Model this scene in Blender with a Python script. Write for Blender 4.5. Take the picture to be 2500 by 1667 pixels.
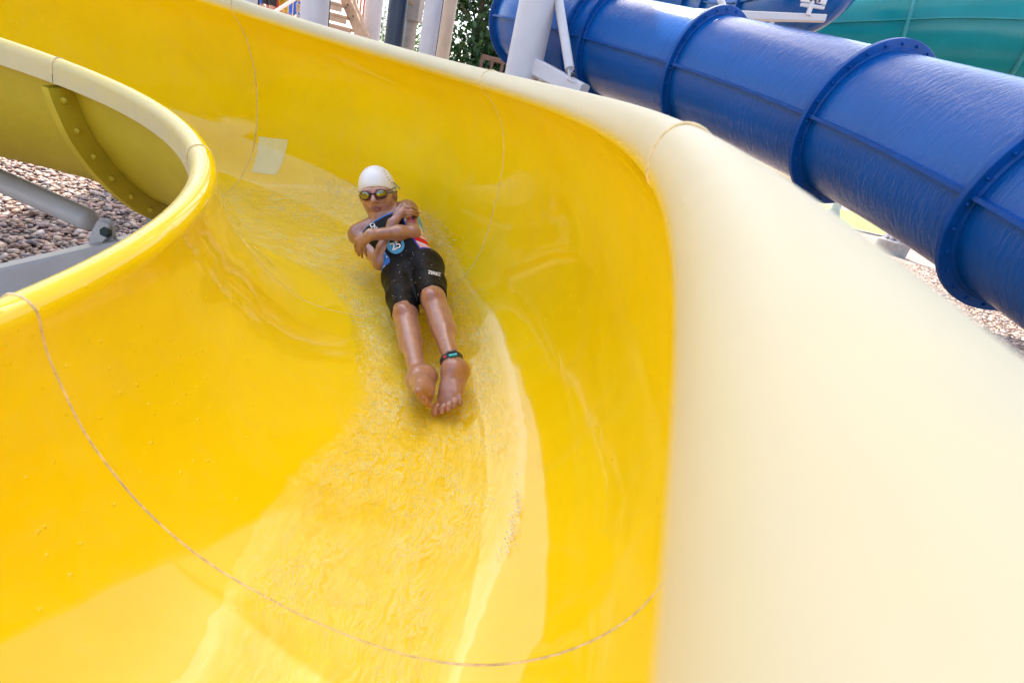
import bpy, bmesh, math, random
import numpy as np
from mathutils import Vector, Matrix, noise
from mathutils.bvhtree import BVHTree

for _o in list(bpy.data.objects):
    bpy.data.objects.remove(_o)
random.seed(7)
rng = np.random.default_rng(7)
scene = bpy.context.scene
COL = scene.collection
rad = math.radians

# ------------------------------------------------------------------ camera
CAMZ = 1.70
PITCH, ROLL, FPX = rad(23.35), rad(14.05), 1248.4      # focal length in pixels of a 2500 px wide frame
_F = Vector((0, math.cos(PITCH), -math.sin(PITCH)))
_r0 = Vector((1, 0, 0)); _u0 = Vector((0, math.sin(PITCH), math.cos(PITCH)))
_R = math.cos(ROLL) * _r0 + math.sin(ROLL) * _u0
_U = -math.sin(ROLL) * _r0 + math.cos(ROLL) * _u0
CAM = Vector((0, 0, CAMZ))
cd = bpy.data.cameras.new('camera')
cd.sensor_width = 36.0
cd.lens = FPX / 2500.0 * 36.0
cd.clip_start = 0.005
cd.clip_end = 800
cd.dof.use_dof = True
cd.dof.focus_distance = 1.85
cd.dof.aperture_fstop = 7.0
cam = bpy.data.objects.new('camera', cd)
cam.matrix_world = Matrix(((_R.x, _U.x, -_F.x, 0), (_R.y, _U.y, -_F.y, 0), (_R.z, _U.z, -_F.z, CAMZ), (0, 0, 0, 1)))
COL.objects.link(cam)
scene.camera = cam

# ------------------------------------------------------------------ sky, sun, exposure
SUN_EL, SUN_AZ = rad(62), rad(-14)          # azimuth measured from +Y towards +X
world = bpy.data.worlds.new('World'); scene.world = world
world.use_nodes = True
wn = world.node_tree.nodes; wn.clear()
sky = wn.new('ShaderNodeTexSky'); sky.sky_type = 'NISHITA'; sky.sun_disc = False
sky.sun_elevation = SUN_EL; sky.sun_rotation = SUN_AZ
sky.air_density = 1.0; sky.dust_density = 3.0; sky.ozone_density = 1.0
bg = wn.new('ShaderNodeBackground'); bg.inputs['Strength'].default_value = 0.15
wo = wn.new('ShaderNodeOutputWorld')
world.node_tree.links.new(sky.outputs[0], bg.inputs[0]); world.node_tree.links.new(bg.outputs[0], wo.inputs[0])
sl = bpy.data.lights.new('sun', 'SUN'); sl.energy = 3.6; sl.angle = rad(0.53); sl.color = (1.0, 0.95, 0.87)
so = bpy.data.objects.new('sun', sl); COL.objects.link(so)
_sd = Vector((math.sin(SUN_AZ) * math.cos(SUN_EL), math.cos(SUN_AZ) * math.cos(SUN_EL), math.sin(SUN_EL)))
so.rotation_euler = _sd.to_track_quat('Z', 'Y').to_euler()
so.location = _sd * 40
vs = scene.view_settings
scene.display_settings.display_device = 'sRGB'
vs.view_transform = 'Standard'; vs.look = 'None'; vs.gamma = 1.0; vs.exposure = 1.78
vs.use_curve_mapping = False
try:
    vs.use_white_balance = True; vs.white_balance_temperature = 6700; vs.white_balance_tint = 10
except Exception:
    pass
cy_ = scene.cycles
cy_.max_bounces = 7; cy_.diffuse_bounces = 4; cy_.use_adaptive_sampling = True; cy_.adaptive_threshold = 0.02; cy_.glossy_bounces = 4; cy_.transparent_max_bounces = 12
cy_.caustics_reflective = False; cy_.caustics_refractive = False
try:
    cy_.use_denoising = True
    cy_.sample_clamp_indirect = 6.0
except Exception:
    pass

# ------------------------------------------------------------------ small helpers
def at(x, y, depth):
    """world point seen at photo position (x, y) of the 2500 px frame, at that axial depth"""
    return CAM + depth * (_F + ((x - 1250) / FPX) * _R - ((y - 833.5) / FPX) * _U)

def tag(o, label=None, cat=None, group=None, kind=None):
    if label: o['label'] = label
    if cat: o['category'] = cat
    if group: o['group'] = group
    if kind: o['kind'] = kind
    return o

def empty(name, loc=(0, 0, 0)):
    o = bpy.data.objects.new(name, None); o.location = loc; o.empty_display_size = 0.2
    COL.objects.link(o); return o

def link(name, me, mat=None, parent=None, smooth=True):
    o = bpy.data.objects.new(name, me); COL.objects.link(o)
    if mat is not None:
        for m in (mat if isinstance(mat, (list, tuple)) else [mat]): me.materials.append(m)
    if parent is not None:
        o.parent = parent
        bpy.context.view_layer.update() if False else None
        o.matrix_parent_inverse = Matrix.Translation(parent.location).inverted() if parent.parent is None else Matrix.Identity(4)
    if smooth:
        me.polygons.foreach_set('use_smooth', [True] * len(me.polygons))
    return o

def mesh(name, V, Fc):
    me = bpy.data.meshes.new(name); me.from_pydata([tuple(v) for v in V], [], [tuple(f) for f in Fc]); me.update(); return me

def npmesh(name, V, Q):
    """fast mesh from numpy arrays, Q is (n,4) or (n,3)"""
    me = bpy.data.meshes.new(name)
    V = np.ascontiguousarray(V, dtype=np.float32); Q = np.ascontiguousarray(Q, dtype=np.int32)
    n = Q.shape[1]
    me.vertices.add(len(V)); me.vertices.foreach_set('co', V.ravel())
    me.loops.add(Q.size); me.loops.foreach_set('vertex_index', Q.ravel())
    me.polygons.add(len(Q)); me.polygons.foreach_set('loop_start', np.arange(0, Q.size, n, dtype=np.int32))
    me.update(calc_edges=True); me.validate(); return me

class MB:
    """collects shapes into one mesh"""
    def __init__(s): s.V = []; s.F = []
    def add(s, V, F):
        b = len(s.V); s.V += [Vector(v) for v in V]; s.F += [tuple(i + b for i in f) for f in F]; return s
    def box(s, lo, hi, M=None):
        V = [Vector((x, y, z)) for z in (lo[2], hi[2]) for y in (lo[1], hi[1]) for x in (lo[0], hi[0])]
        if M is not None: V = [M @ v for v in V]
        return s.add(V, [(0, 2, 3, 1), (4, 5, 7, 6), (0, 1, 5, 4), (1, 3, 7, 5), (3, 2, 6, 7), (2, 0, 4, 6)])
    def bar(s, a, b, w, h, up=(0, 0, 1), w2=None, h2=None, bev=0.12):
        a = Vector(a); b = Vector(b); d = (b - a).normalized(); up = Vector(up)
        x = d.cross(up)
        if x.length < 1e-4: x = d.cross(Vector((1, 0, 0)))
        x.normalize(); y = x.cross(d).normalized()
        w2 = w if w2 is None else w2; h2 = h if h2 is None else h2
        V = []
        for p, ww, hh in ((a, w, h), (b, w2, h2)):
            c = bev * min(ww, hh); X, Y = ww / 2, hh / 2
            for q in ((-X + c, -Y), (X - c, -Y), (X, -Y + c), (X, Y - c), (X - c, Y), (-X + c, Y), (-X, Y - c), (-X, -Y + c)):
                V.append(p + x * q[0] + y * q[1])
        F = [(i, (i + 1) % 8, 8 + (i + 1) % 8, 8 + i) for i in range(8)] + [tuple(range(7, -1, -1)), tuple(range(8, 16))]
        return s.add(V, F)
    def tube(s, pts, r, n=16, caps=True):
        pts = [Vector(p) for p in pts]; m = len(pts)
        rr = r if isinstance(r, (list, tuple)) else [r] * m
        V = []; t0 = (pts[1] - pts[0]).normalized()
        x = t0.orthogonal().normalized()
        for i in range(m):
            t = (pts[min(i + 1, m - 1)] - pts[max(i - 1, 0)]).normalized()
            x = (x - t * x.dot(t)).normalized(); y = t.cross(x)
            for j in range(n):
                a = 2 * math.pi * j / n
                V.append(pts[i] + (x * math.cos(a) + y * math.sin(a)) * rr[i])
        F = [(i * n + j, i * n + (j + 1) % n, (i + 1) * n + (j + 1) % n, (i + 1) * n + j) for i in range(m - 1) for j in range(n)]
        if caps: F += [tuple(range(n - 1, -1, -1)), tuple((m - 1) * n + j for j in range(n))]
        return s.add(V, F)
    def ball(s, c, r, n=8, sc=(1, 1, 1), M=None):
        V = []; F = []
        c = Vector(c)
        for i in range(n + 1):
            a = math.pi * i / n
            for j in range(2 * n):
                b = math.pi * j / n
                v = Vector((math.sin(a) * math.cos(b) * sc[0], math.sin(a) * math.sin(b) * sc[1], math.cos(a) * sc[2])) * r
                V.append(c + (M @ v if M is not None else v))
        for i in range(n):
            for j in range(2 * n):
                F.append((i * 2 * n + j, (i + 1) * 2 * n + j, (i + 1) * 2 * n + (j + 1) % (2 * n), i * 2 * n + (j + 1) % (2 * n)))
        return s.add(V, F)
    def prism(s, poly, a, b):
        """poly: list of Vectors (planar), a/b offsets vectors"""
        n = len(poly); V = [Vector(p) + Vector(a) for p in poly] + [Vector(p) + Vector(b) for p in poly]
        F = [(i, (i + 1) % n, n + (i + 1) % n, n + i) for i in range(n)] + [tuple(range(n - 1, -1, -1)), tuple(range(n, 2 * n))]
        return s.add(V, F)
    def build(s, name, mat, parent=None, smooth=False, fix=True):
        me = mesh(name, s.V, s.F)
        if fix:
            bm = bmesh.new(); bm.from_mesh(me); bmesh.ops.recalc_face_normals(bm, faces=bm.faces); bm.to_mesh(me); bm.free()
        o = link(name, me, mat, parent, smooth)
        if smooth:
            try: me.set_sharp_from_angle(angle=rad(40))
            except Exception: pass
        return o

# ------------------------------------------------------------------ materials
MAT = {}
def nodes(name):
    m = bpy.data.materials.new(name); m.use_nodes = True; nt = m.node_tree; nt.nodes.clear()
    out = nt.nodes.new('ShaderNodeOutputMaterial'); p = nt.nodes.new('ShaderNodeBsdfPrincipled')
    nt.links.new(p.outputs[0], out.inputs[0]); MAT[name] = m
    return m, nt, p, out
def N(nt, t, **kw):
    n = nt.nodes.new(t)
    for k_, v in kw.items():
        if k_.startswith('i_'):
            key = k_[2:].replace('_', ' ')
            n.inputs[int(key) if key.isdigit() else key].default_value = v
        else: setattr(n, k_, v)
    return n
def ramp(nt, fac, stops):
    r = nt.nodes.new('ShaderNodeValToRGB'); e = r.color_ramp.elements
    while len(e) < len(stops): e.new(0.5)
    for el, (p_, c) in zip(e, stops): el.position = p_; el.color = tuple(c) + (1,) if len(c) == 3 else c
    nt.links.new(fac, r.inputs[0]); return r
def mixc(nt, fac, a, b, mode='MIX'):
    m = nt.nodes.new('ShaderNodeMix'); m.data_type = 'RGBA'; m.blend_type = mode
    for i, v in ((0, fac), (6, a), (7, b)):
        if hasattr(v, 'is_linked') or hasattr(v, 'links'): nt.links.new(v, m.inputs[i])
        else: m.inputs[i].default_value = v if i == 0 else tuple(v) + (1,)
    return m.outputs[2]
def tnoise(nt, scale, detail=4, rough=0.6, vec=None, dist=0.0):
    n = N(nt, 'ShaderNodeTexNoise'); n.inputs['Scale'].default_value = scale; n.inputs['Detail'].default_value = detail
    n.inputs['Roughness'].default_value = rough; n.inputs['Distortion'].default_value = dist
    if vec is not None: nt.links.new(vec, n.inputs['Vector'])
    return n
def bump(nt, p, h, strength=0.2, dist=0.01, prev=None):
    b = N(nt, 'ShaderNodeBump'); b.inputs['Strength'].default_value = strength; b.inputs['Distance'].default_value = dist
    nt.links.new(h, b.inputs['Height'])
    if prev is not None: nt.links.new(prev.outputs[0], b.inputs['Normal'])
    nt.links.new(b.outputs[0], p.inputs['Normal']); return b

def plain(name, col, rough=0.5, metal=0.0, var=0.12, scale=6.0, bstr=0.0, bscale=80.0, spec=None, coat=0.0):
    """painted / weathered surface: base colour with soft procedural variation"""
    m, nt, p, out = nodes(name)
    tc = N(nt, 'ShaderNodeTexCoord')
    n = tnoise(nt, scale, 5, 0.65, tc.outputs['Object'])
    d = tuple(c * (1 - var) for c in col); l = tuple(min(1, c * (1 + var)) for c in col)
    r = ramp(nt, n.outputs[0], [(0.3, d), (0.7, l)])
    nt.links.new(r.outputs[0], p.inputs['Base Color'])
    p.inputs['Roughness'].default_value = rough; p.inputs['Metallic'].default_value = metal
    if coat: p.inputs['Coat Weight'].default_value = coat; p.inputs['Coat Roughness'].default_value = 0.08
    if spec is not None: p.inputs['Specular IOR Level'].default_value = spec
    if bstr:
        b = tnoise(nt, bscale, 3, 0.6, tc.outputs['Object']); bump(nt, p, b.outputs[0], bstr, 0.004)
    return m

# yellow gelcoat inside of the flume: deep yellow, wet gloss; the faded chalky rim is told by the vertex attribute 'fade'
def mat_yellow():
    m, nt, p, out = nodes('yellow_gelcoat')
    tc = N(nt, 'ShaderNodeTexCoord')
    at_ = N(nt, 'ShaderNodeAttribute', attribute_name='fade')
    n1 = tnoise(nt, 2.2, 5, 0.6, tc.outputs['Object'])
    base = ramp(nt, n1.outputs[0], [(0.3, (0.86, 0.585, 0.004)), (0.7, (0.88, 0.635, 0.010))])
    # faded rim, with yellow left in worn islands
    n2 = tnoise(nt, 9.0, 5, 0.7, tc.outputs['Object'], 0.6)
    f = N(nt, 'ShaderNodeMath', operation='MULTIPLY_ADD'); nt.links.new(n2.outputs[0], f.inputs[0]); f.inputs[1].default_value = 0.36; f.inputs[2].default_value = -0.18
    g = N(nt, 'ShaderNodeMath', operation='ADD', use_clamp=True); nt.links.new(at_.outputs['Fac'], g.inputs[0]); nt.links.new(f.outputs[0], g.inputs[1])
    fr = ramp(nt, g.outputs[0], [(0.22, (0, 0, 0)), (0.85, (1, 1, 1))])
    col = mixc(nt, fr.outputs[0], base.outputs[0], (0.57, 0.485, 0.285))
    sm = N(nt, 'ShaderNodeMapping'); sm.inputs['Scale'].default_value = (1, 1, .35); nt.links.new(tc.outputs['Object'], sm.inputs[0])
    ns = tnoise(nt, 6.0, 8, 0.75, sm.outputs[0], 1.2); st = ramp(nt, ns.outputs[0], [(0.50, (0, 0, 0)), (0.75, (.13, .13, .13))])
    col = mixc(nt, st.outputs[0], col, (0.80, 0.62, 0.20))
    nd = tnoise(nt, 2.6, 7, 0.7, tc.outputs['Object'], .8); sd_ = ramp(nt, nd.outputs[0], [(0.32, (.95, .94, .90)), (0.55, (1, 1, 1))])
    col = mixc(nt, 1.0, col, sd_.outputs[0], 'MULTIPLY')
    nt.links.new(col, p.inputs['Base Color'])
    rr = ramp(nt, fr.outputs[0], [(0.0, (0.045,) * 3), (1.0, (0.50,) * 3)])
    n3 = tnoise(nt, 30.0, 4, 0.7, tc.outputs['Object'])
    r3 = N(nt, 'ShaderNodeMath', operation='MULTIPLY_ADD', i_1=0.05, i_2=-0.02); nt.links.new(n3.outputs[0], r3.inputs[0])
    ra = N(nt, 'ShaderNodeMath', operation='ADD', use_clamp=True); nt.links.new(rr.outputs[0], ra.inputs[0]); nt.links.new(r3.outputs[0], ra.inputs[1])
    nt.links.new(ra.outputs[0], p.inputs['Roughness'])
    # gelcoat waviness + beads of water
    w = tnoise(nt, 3.5, 2, 0.5, tc.outputs['Object'])
    b1 = bump(nt, p, w.outputs[0], 0.10, 0.02)
    wet = N(nt, 'ShaderNodeAttribute', attribute_name='wet')
    vor = N(nt, 'ShaderNodeTexVoronoi'); vor.inputs['Scale'].default_value = 62; vor.inputs['Randomness'].default_value = 1.0
    nz = tnoise(nt, 25, 3, 0.6, tc.outputs['Object'])
    mv = N(nt, 'ShaderNodeMix', data_type='VECTOR'); mv.inputs[0].default_value = 0.02
    nt.links.new(tc.outputs['Object'], mv.inputs[4]); nt.links.new(nz.outputs['Color'], mv.inputs[5]); nt.links.new(mv.outputs[1], vor.inputs['Vector'])
    dr = ramp(nt, vor.outputs['Distance'], [(0.10, (1, 1, 1)), (0.24, (0, 0, 0))])
    pick = N(nt, 'ShaderNodeSeparateColor'); nt.links.new(vor.outputs['Color'], pick.inputs[0])
    th = N(nt, 'ShaderNodeMath', operation='LESS_THAN'); nt.links.new(pick.outputs[0], th.inputs[0]); nt.links.new(wet.outputs['Fac'], th.inputs[1])
    dm = N(nt, 'ShaderNodeMath', operation='MULTIPLY'); nt.links.new(dr.outputs[0], dm.inputs[0]); nt.links.new(th.outputs[0], dm.inputs[1])
    bump(nt, p, dm.outputs[0], 0.6, 0.0015, b1)
    p.inputs['IOR'].default_value = 1.5
    return m
mat_yellow()

def mat_rough_shell(name, col, rough=0.55):
    m, nt, p, out = nodes(name)
    tc = N(nt, 'ShaderNodeTexCoord')
    n = tnoise(nt, 5, 4, 0.6, tc.outputs['Object'])
    r = ramp(nt, n.outputs[0], [(0.3, tuple(c * .86 for c in col)), (0.7, col)])
    nt.links.new(r.outputs[0], p.inputs['Base Color']); p.inputs['Roughness'].default_value = rough
    b = tnoise(nt, 140, 3, 0.7, tc.outputs['Object']); bump(nt, p, b.outputs[0], 0.35, 0.006)
    return m
mat_rough_shell('yellow_fibreglass_back', (0.60, 0.45, 0.018))

def mat_tube(name, col, rough=0.16, bs=0.32):
    """glossy painted fibreglass with streaky hand-laid texture along the hoop"""
    m, nt, p, out = nodes(name)
    uv = N(nt, 'ShaderNodeTexCoord')
    mp = N(nt, 'ShaderNodeMapping'); mp.inputs['Scale'].default_value = (34, 9, 1); nt.links.new(uv.outputs['UV'], mp.inputs[0])
    n = tnoise(nt, 1.0, 5, 0.65, mp.outputs[0], 0.4)
    n2 = tnoise(nt, 2.0, 3, 0.6, uv.outputs['Object'])
    r = ramp(nt, n2.outputs[0], [(0.3, tuple(c * .85 for c in col)), (0.7, col)])
    nt.links.new(r.outputs[0], p.inputs['Base Color'])
    p.inputs['Roughness'].default_value = rough; p.inputs['Specular IOR Level'].default_value = 0.30
    b0 = tnoise(nt, 55, 3, 0.6, uv.outputs['Object'])
    a = bump(nt, p, n.outputs[0], bs, 0.012); bump(nt, p, b0.outputs[0], 0.10, 0.004, a)
    return m
mat_tube('blue_gelcoat', (0.0, 0.088, 0.34), 0.09, 0.40)
mat_tube('turquoise_gelcoat', (0.004, 0.22, 0.25), 0.2, 0.12)

plain('added_canopy_steel', (0.5, 0.5, 0.5), 0.5)
plain('steel_paint', (0.56, 0.53, 0.55), 0.42, 0, 0.05, 3.0, 0.05, 200)
plain('steel_shadow', (0.30, 0.27, 0.26), 0.6, 0, 0.15, 6.0)
plain('beam_paint', (0.42, 0.42, 0.44), 0.35, 0, 0.10, 5.0, 0.06, 120)
plain('dark_bolt', (0.035, 0.045, 0.05), 0.4, 0.6, 0.2, 30)
plain('caulk', (0.70, 0.53, 0.28), 0.6, 0, 0.35, 40.0)
plain('pale_patch', (0.74, 0.68, 0.34), 0.10, 0, 0.05, 20)
plain('navy_paint', (0.008, 0.02, 0.05), 0.25, 0, 0.2, 3)
plain('concrete', (0.36, 0.33, 0.30), 0.8, 0, 0.2, 9, 0.3, 60)
plain('timber', (0.52, 0.36, 0.24), 0.7, 0, 0.15, 8, 0.15, 90)
plain('timber_red', (0.16, 0.08, 0.055), 0.65, 0, 0.15, 8)
plain('tan_rail', (0.55, 0.42, 0.30), 0.5, 0, 0.1, 8)
plain('white_paint', (0.78, 0.78, 0.78), 0.5, 0, 0.04, 8)
plain('roof_grey', (0.20, 0.19, 0.20), 0.6, 0, 0.2, 12)
plain('stucco', (0.50, 0.34, 0.24), 0.9, 0, 0.08, 14)

plain('underwater_patch', (0.82, 0.61, 0.06), 0.12, 0, 0.06, 30)
plain('post_red', (0.50, 0.16, 0.09), 0.6, 0, 0.15, 8)

def mat_added_canopy():  # cloth of the added overhead canopy, translucent to brighten the slide
    m, nt, p, out = nodes('added_canopy_fabric')
    p.inputs['Base Color'].default_value = (.70, .69, .64, 1); p.inputs['Roughness'].default_value = .8
    tl = N(nt, 'ShaderNodeBsdfTranslucent'); tl.inputs[0].default_value = (.62, .60, .54, 1); mx = N(nt, 'ShaderNodeMixShader', i_0=0.45)
    nt.links.new(p.outputs[0], mx.inputs[1]); nt.links.new(tl.outputs[0], mx.inputs[2]); nt.links.new(mx.outputs[0], out.inputs[0])
mat_added_canopy()

# ------------------------------------------------------------------ ground
def ground_pt(x, y, z=0.0):
    d = _F + ((x - 1250) / FPX) * _R - ((y - 833.5) / FPX) * _U
    return CAM + d * ((z - CAMZ) / d.z)

def mat_ground():
    m, nt, p, out = nodes('gravel_bed')
    tc = N(nt, 'ShaderNodeTexCoord')
    v = N(nt, 'ShaderNodeTexVoronoi'); v.inputs['Scale'].default_value = 16; nt.links.new(tc.outputs['Object'], v.inputs['Vector'])
    c = ramp(nt, v.outputs['Color'], [(0.0, (0.10, 0.07, 0.06)), (0.35, (0.26, 0.17, 0.12)), (0.65, (0.36, 0.26, 0.20)), (1.0, (0.46, 0.40, 0.36))])
    e = ramp(nt, v.outputs['Distance'], [(0.35, (1, 1, 1)), (0.8, (0.25, 0.25, 0.25))])
    nt.links.new(mixc(nt, 1.0, c.outputs[0], e.outputs[0], 'MULTIPLY'), p.inputs['Base Color']); p.inputs['Roughness'].default_value = 0.7
    b = bump(nt, p, v.outputs['Distance'], 0.8, 0.04); b.invert = True
    return m
mat_ground()
gb = MB(); gb.add([(-300, -200, 0), (300, -200, 0), (300, 400, 0), (-300, 400, 0)], [(0, 1, 2, 3)])
tag(gb.build('ground', MAT['gravel_bed'], fix=False), 'gravel ground reaching the horizon', kind='structure')

gb = MB(); gb.add([(-60, -60, .004), (60, -60, .004), (60, -2.2, .004), (-60, -2.2, .004)], [(0, 1, 2, 3)])  # added paving out of view, pale to brighten the wall reflections
plain('added_paving', (0.55, 0.52, 0.48), 0.8, 0, 0.12, 1.5, 0.2, 40)
tag(gb.build('added_pavement', MAT['added_paving'], fix=False), 'added pale paving out of view, bounces light to the slide walls', kind='structure')
def mat_pebble():
    m, nt, p, out = nodes('pebble')
    g = N(nt, 'ShaderNodeNewGeometry')
    c = ramp(nt, g.outputs['Random Per Island'], [(0.0, (0.07, 0.06, 0.06)), (0.12, (0.13, 0.075, 0.06)), (0.25, (0.30, 0.15, 0.09)), (0.38, (0.25, 0.18, 0.14)),
        (0.5, (0.38, 0.22, 0.14)), (0.62, (0.14, 0.11, 0.11)), (0.74, (0.44, 0.31, 0.21)), (0.86, (0.27, 0.12, 0.08)), (1.0, (0.46, 0.38, 0.32))])
    tc = N(nt, 'ShaderNodeTexCoord'); n = tnoise(nt, 60, 4, 0.6, tc.outputs['Object'])
    r = ramp(nt, n.outputs[0], [(0.3, (0.75,) * 3), (0.7, (1.1,) * 3)])
    nt.links.new(mixc(nt, 1.0, c.outputs[0], r.outputs[0], 'MULTIPLY'), p.inputs['Base Color']); p.inputs['Roughness'].default_value = 0.5
    return m
mat_pebble()

def pebbles(name, pts, sizes, sub, label):
    bm = bmesh.new(); bmesh.ops.create_icosphere(bm, subdivisions=sub, radius=1.0)
    V0 = np.array([v.co[:] for v in bm.verts]); F0 = np.array([[v.index for v in f.verts] for f in bm.faces]); bm.free()
    n = len(pts)
    V0 = V0 * (1 + 0.0 * V0[:, :1])
    sc = np.stack([rng.uniform(.85, 1.35, n), rng.uniform(.75, 1.05, n), rng.uniform(.45, .7, n)], 1) * sizes[:, None]
    a = rng.uniform(0, 2 * np.pi, n); tx = rng.normal(0, .25, n); ty = rng.normal(0, .25, n)
    jit = 1 + rng.normal(0, .07, (n, len(V0), 1))
    P = V0[None] * jit * sc[:, None, :]
    P[..., 2] += P[..., 0] * tx[:, None] + P[..., 1] * ty[:, None]
    ca, sa = np.cos(a)[:, None], np.sin(a)[:, None]
    X = P[..., 0] * ca - P[..., 1] * sa; Y = P[..., 0] * sa + P[..., 1] * ca
    P = np.stack([X, Y, P[..., 2]], -1) + pts[:, None, :]
    Fc = (F0[None] + (np.arange(n) * len(V0))[:, None, None]).reshape(-1, 3)
    o = link(name, npmesh(name, P.reshape(-1, 3), Fc), MAT['pebble'])
    return tag(o, label, 'gravel', kind='stuff')

def scatter(x0, x1, y0, y1, step, size, keep=None):
    gx, gy = np.meshgrid(np.arange(x0, x1, step), np.arange(y0, y1, step)); n = gx.size
    P = np.stack([gx.ravel() + rng.uniform(-.5, .5, n) * step, gy.ravel() + rng.uniform(-.5, .5, n) * step, rng.uniform(.2, .75, n) * size], 1)
    if keep is not None: P = P[keep(P)]
    return P, size * np.clip(rng.lognormal(-.08, .34, len(P)), .4, 1.9)
Pn, Sn = scatter(-8.0, -2.2, 1.8, 7.2, .047, .028)
pebbles('gravel', Pn, Sn, 1, 'brown and grey river pebbles on the ground inside the bend')
def _vis(P):
    q = P - np.array([0, 0, CAMZ]); d = q @ np.array(_F); x = 1250 + FPX * (q @ np.array(_R)) / d; y = 833 - FPX * (q @ np.array(_U)) / d
    return (d > 0) & (x > 1850) & (x < 2900) & (y > 470) & (y < 1000)
Pf, Sf = scatter(2.2, 17, 1.5, 20, .075, .042, _vis)
pebbles('gravel', Pf, Sf, 1, 'pale river pebbles on the ground under the blue tube')

# ------------------------------------------------------------------ the yellow flume
S = 0.65
CX, CY, KZ = -2.7035, 1.0327, 0.17266
PIN = [(1.696, -.600), (1.698, -.64), (1.705, -.69), (1.728, -.765), (1.768, -.872), (1.828, -.97), (1.905, -1.069), (2.004, -1.16), (2.124, -1.237), (2.285, -1.297),
       (2.45, -1.332), (2.6, -1.343), (2.73, -1.33), (2.862, -1.282), (2.98, -1.2), (3.07, -1.1), (3.135, -.985), (3.17, -.85), (3.183, -.7), (3.172, -.5),
       (3.135, -.33), (3.07, -.19), (2.995, -.105), (2.94, -.062), (2.906, -.042)]
def catmull(P, n):
    P = np.array(P); out = []
    for i in range(len(P) - 1):
        p0, p1, p2, p3 = P[max(i - 1, 0)], P[i], P[i + 1], P[min(i + 2, len(P) - 1)]
        for j in range(n):
            t = j / n
            out.append(.5 * (2 * p1 + (p2 - p0) * t + (2 * p0 - 5 * p1 + 4 * p2 - p3) * t * t + (3 * p1 - p0 - 3 * p2 + p3) * t ** 3))
    out.append(P[-1]); return np.array(out)
inner_arc = [(1.65 + .046 * math.cos(a), -.60 + .046 * math.sin(a)) for a in np.linspace(math.pi, 0, 13)][:-1]
outer_arc = [(2.955 + .0605 * math.cos(a), -.008 + .0605 * math.sin(a)) for a in np.linspace(math.radians(208), 0, 22)]
inside = catmull(PIN, 3)
lipI = [(1.601, -.675), (1.602, -.64)]
lipO = [(3.016, -.045), (3.018, -.085)]
PROF = np.array(lipI + inner_arc + [tuple(p) for p in inside] + outer_arc + lipO)
nI0 = len(lipI) + len(inner_arc); nI1 = nI0 + len(inside)       # interior index range
# fade attribute along the profile: 1 on top of the rolls, 0 inside
FADE = np.zeros(len(PROF))
FADE[:nI0] = np.interp(np.arange(nI0), [0, 4, 7, nI0 - 4, nI0 - 1], [0.80, 0.70, 0.42, 0.12, 0.05])
no = len(PROF) - nI1
FADE[nI1:] = np.interp(np.arange(no), [0, 3, 6, no], [0.40, 0.92, 1.0, 1.0])
FADE[nI1 - 4:nI1] = [0.0, .05, .12, .22]
FADE[nI0:nI0 + 3] = [.15, .08, .03]

def tab(x, xs, ys, sm=60):
    xs = np.array(xs); ys = np.array(ys)
    g = np.linspace(xs[0] - 1, xs[-1] + 1, 1200); v = np.interp(g, xs, ys)
    kn = np.hanning(sm * 2 + 1); kn /= kn.sum(); v = np.convolve(np.pad(v, sm, mode='edge'), kn, 'valid')
    return np.interp(x, g, v)
TI = [-1.6, -1.0, -.4, -.05, .3, .7, 1.1, 1.47, 2.0, 3.4]
RI = [1.60, 1.597, 1.621, 1.639, 1.656, 1.669, 1.668, 1.650, 1.62, 1.62]
ZI = [-.74, -.716, -.659, -.627, -.597, -.571, -.555, -.554, -.57, -.57]
TO = np.linspace(-.52, 1.5, 60)
RO = 2.893 - .0481 * TO + .5023 * TO ** 2 - .3075 * TO ** 3
ZO = -.0023 + .2356 * TO - .1321 * TO ** 2 + .0522 * TO ** 3 - KZ * TO
def smooth01(x): x = np.clip(x, 0, 1); return x * x * (3 - 2 * x)
def flume_pts(th, prof):
    """world points of profile (n,2) at angles th (m,) -> (m,n,3)"""
    th = np.atleast_1d(th)[:, None]; r = prof[None, :, 0]; z = prof[None, :, 1]
    wi = smooth01((2.25 - r) / .5); wo_ = smooth01((r - 2.75) / .22) * smooth01((z + .75) / .6)
    r2 = r + wi * (tab(th, TI, RI) - 1.65) + wo_ * (tab(th, TO, RO, 10) - 2.955)
    z2 = z + wi * (tab(th, TI, ZI) + .60) + wo_ * (tab(th, TO, ZO, 10) + .008) + KZ * th
    return np.stack([S * (CX + r2 * np.cos(th)), S * (CY + r2 * np.sin(th)), CAMZ + S * z2], -1)
# exterior shell: offset of the interior
def offset(P, d):
    P = np.array(P); t = np.gradient(P, axis=0); t /= np.linalg.norm(t, axis=1)[:, None]
    return P + d * np.stack([t[:, 1], -t[:, 0]], 1)
ext = offset(inside, .02)[2:-3]
BACK = np.vstack([[(1.607, -.675), (1.63, -.66)], ext, [(2.985, -.06), (3.012, -.085)]])

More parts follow.
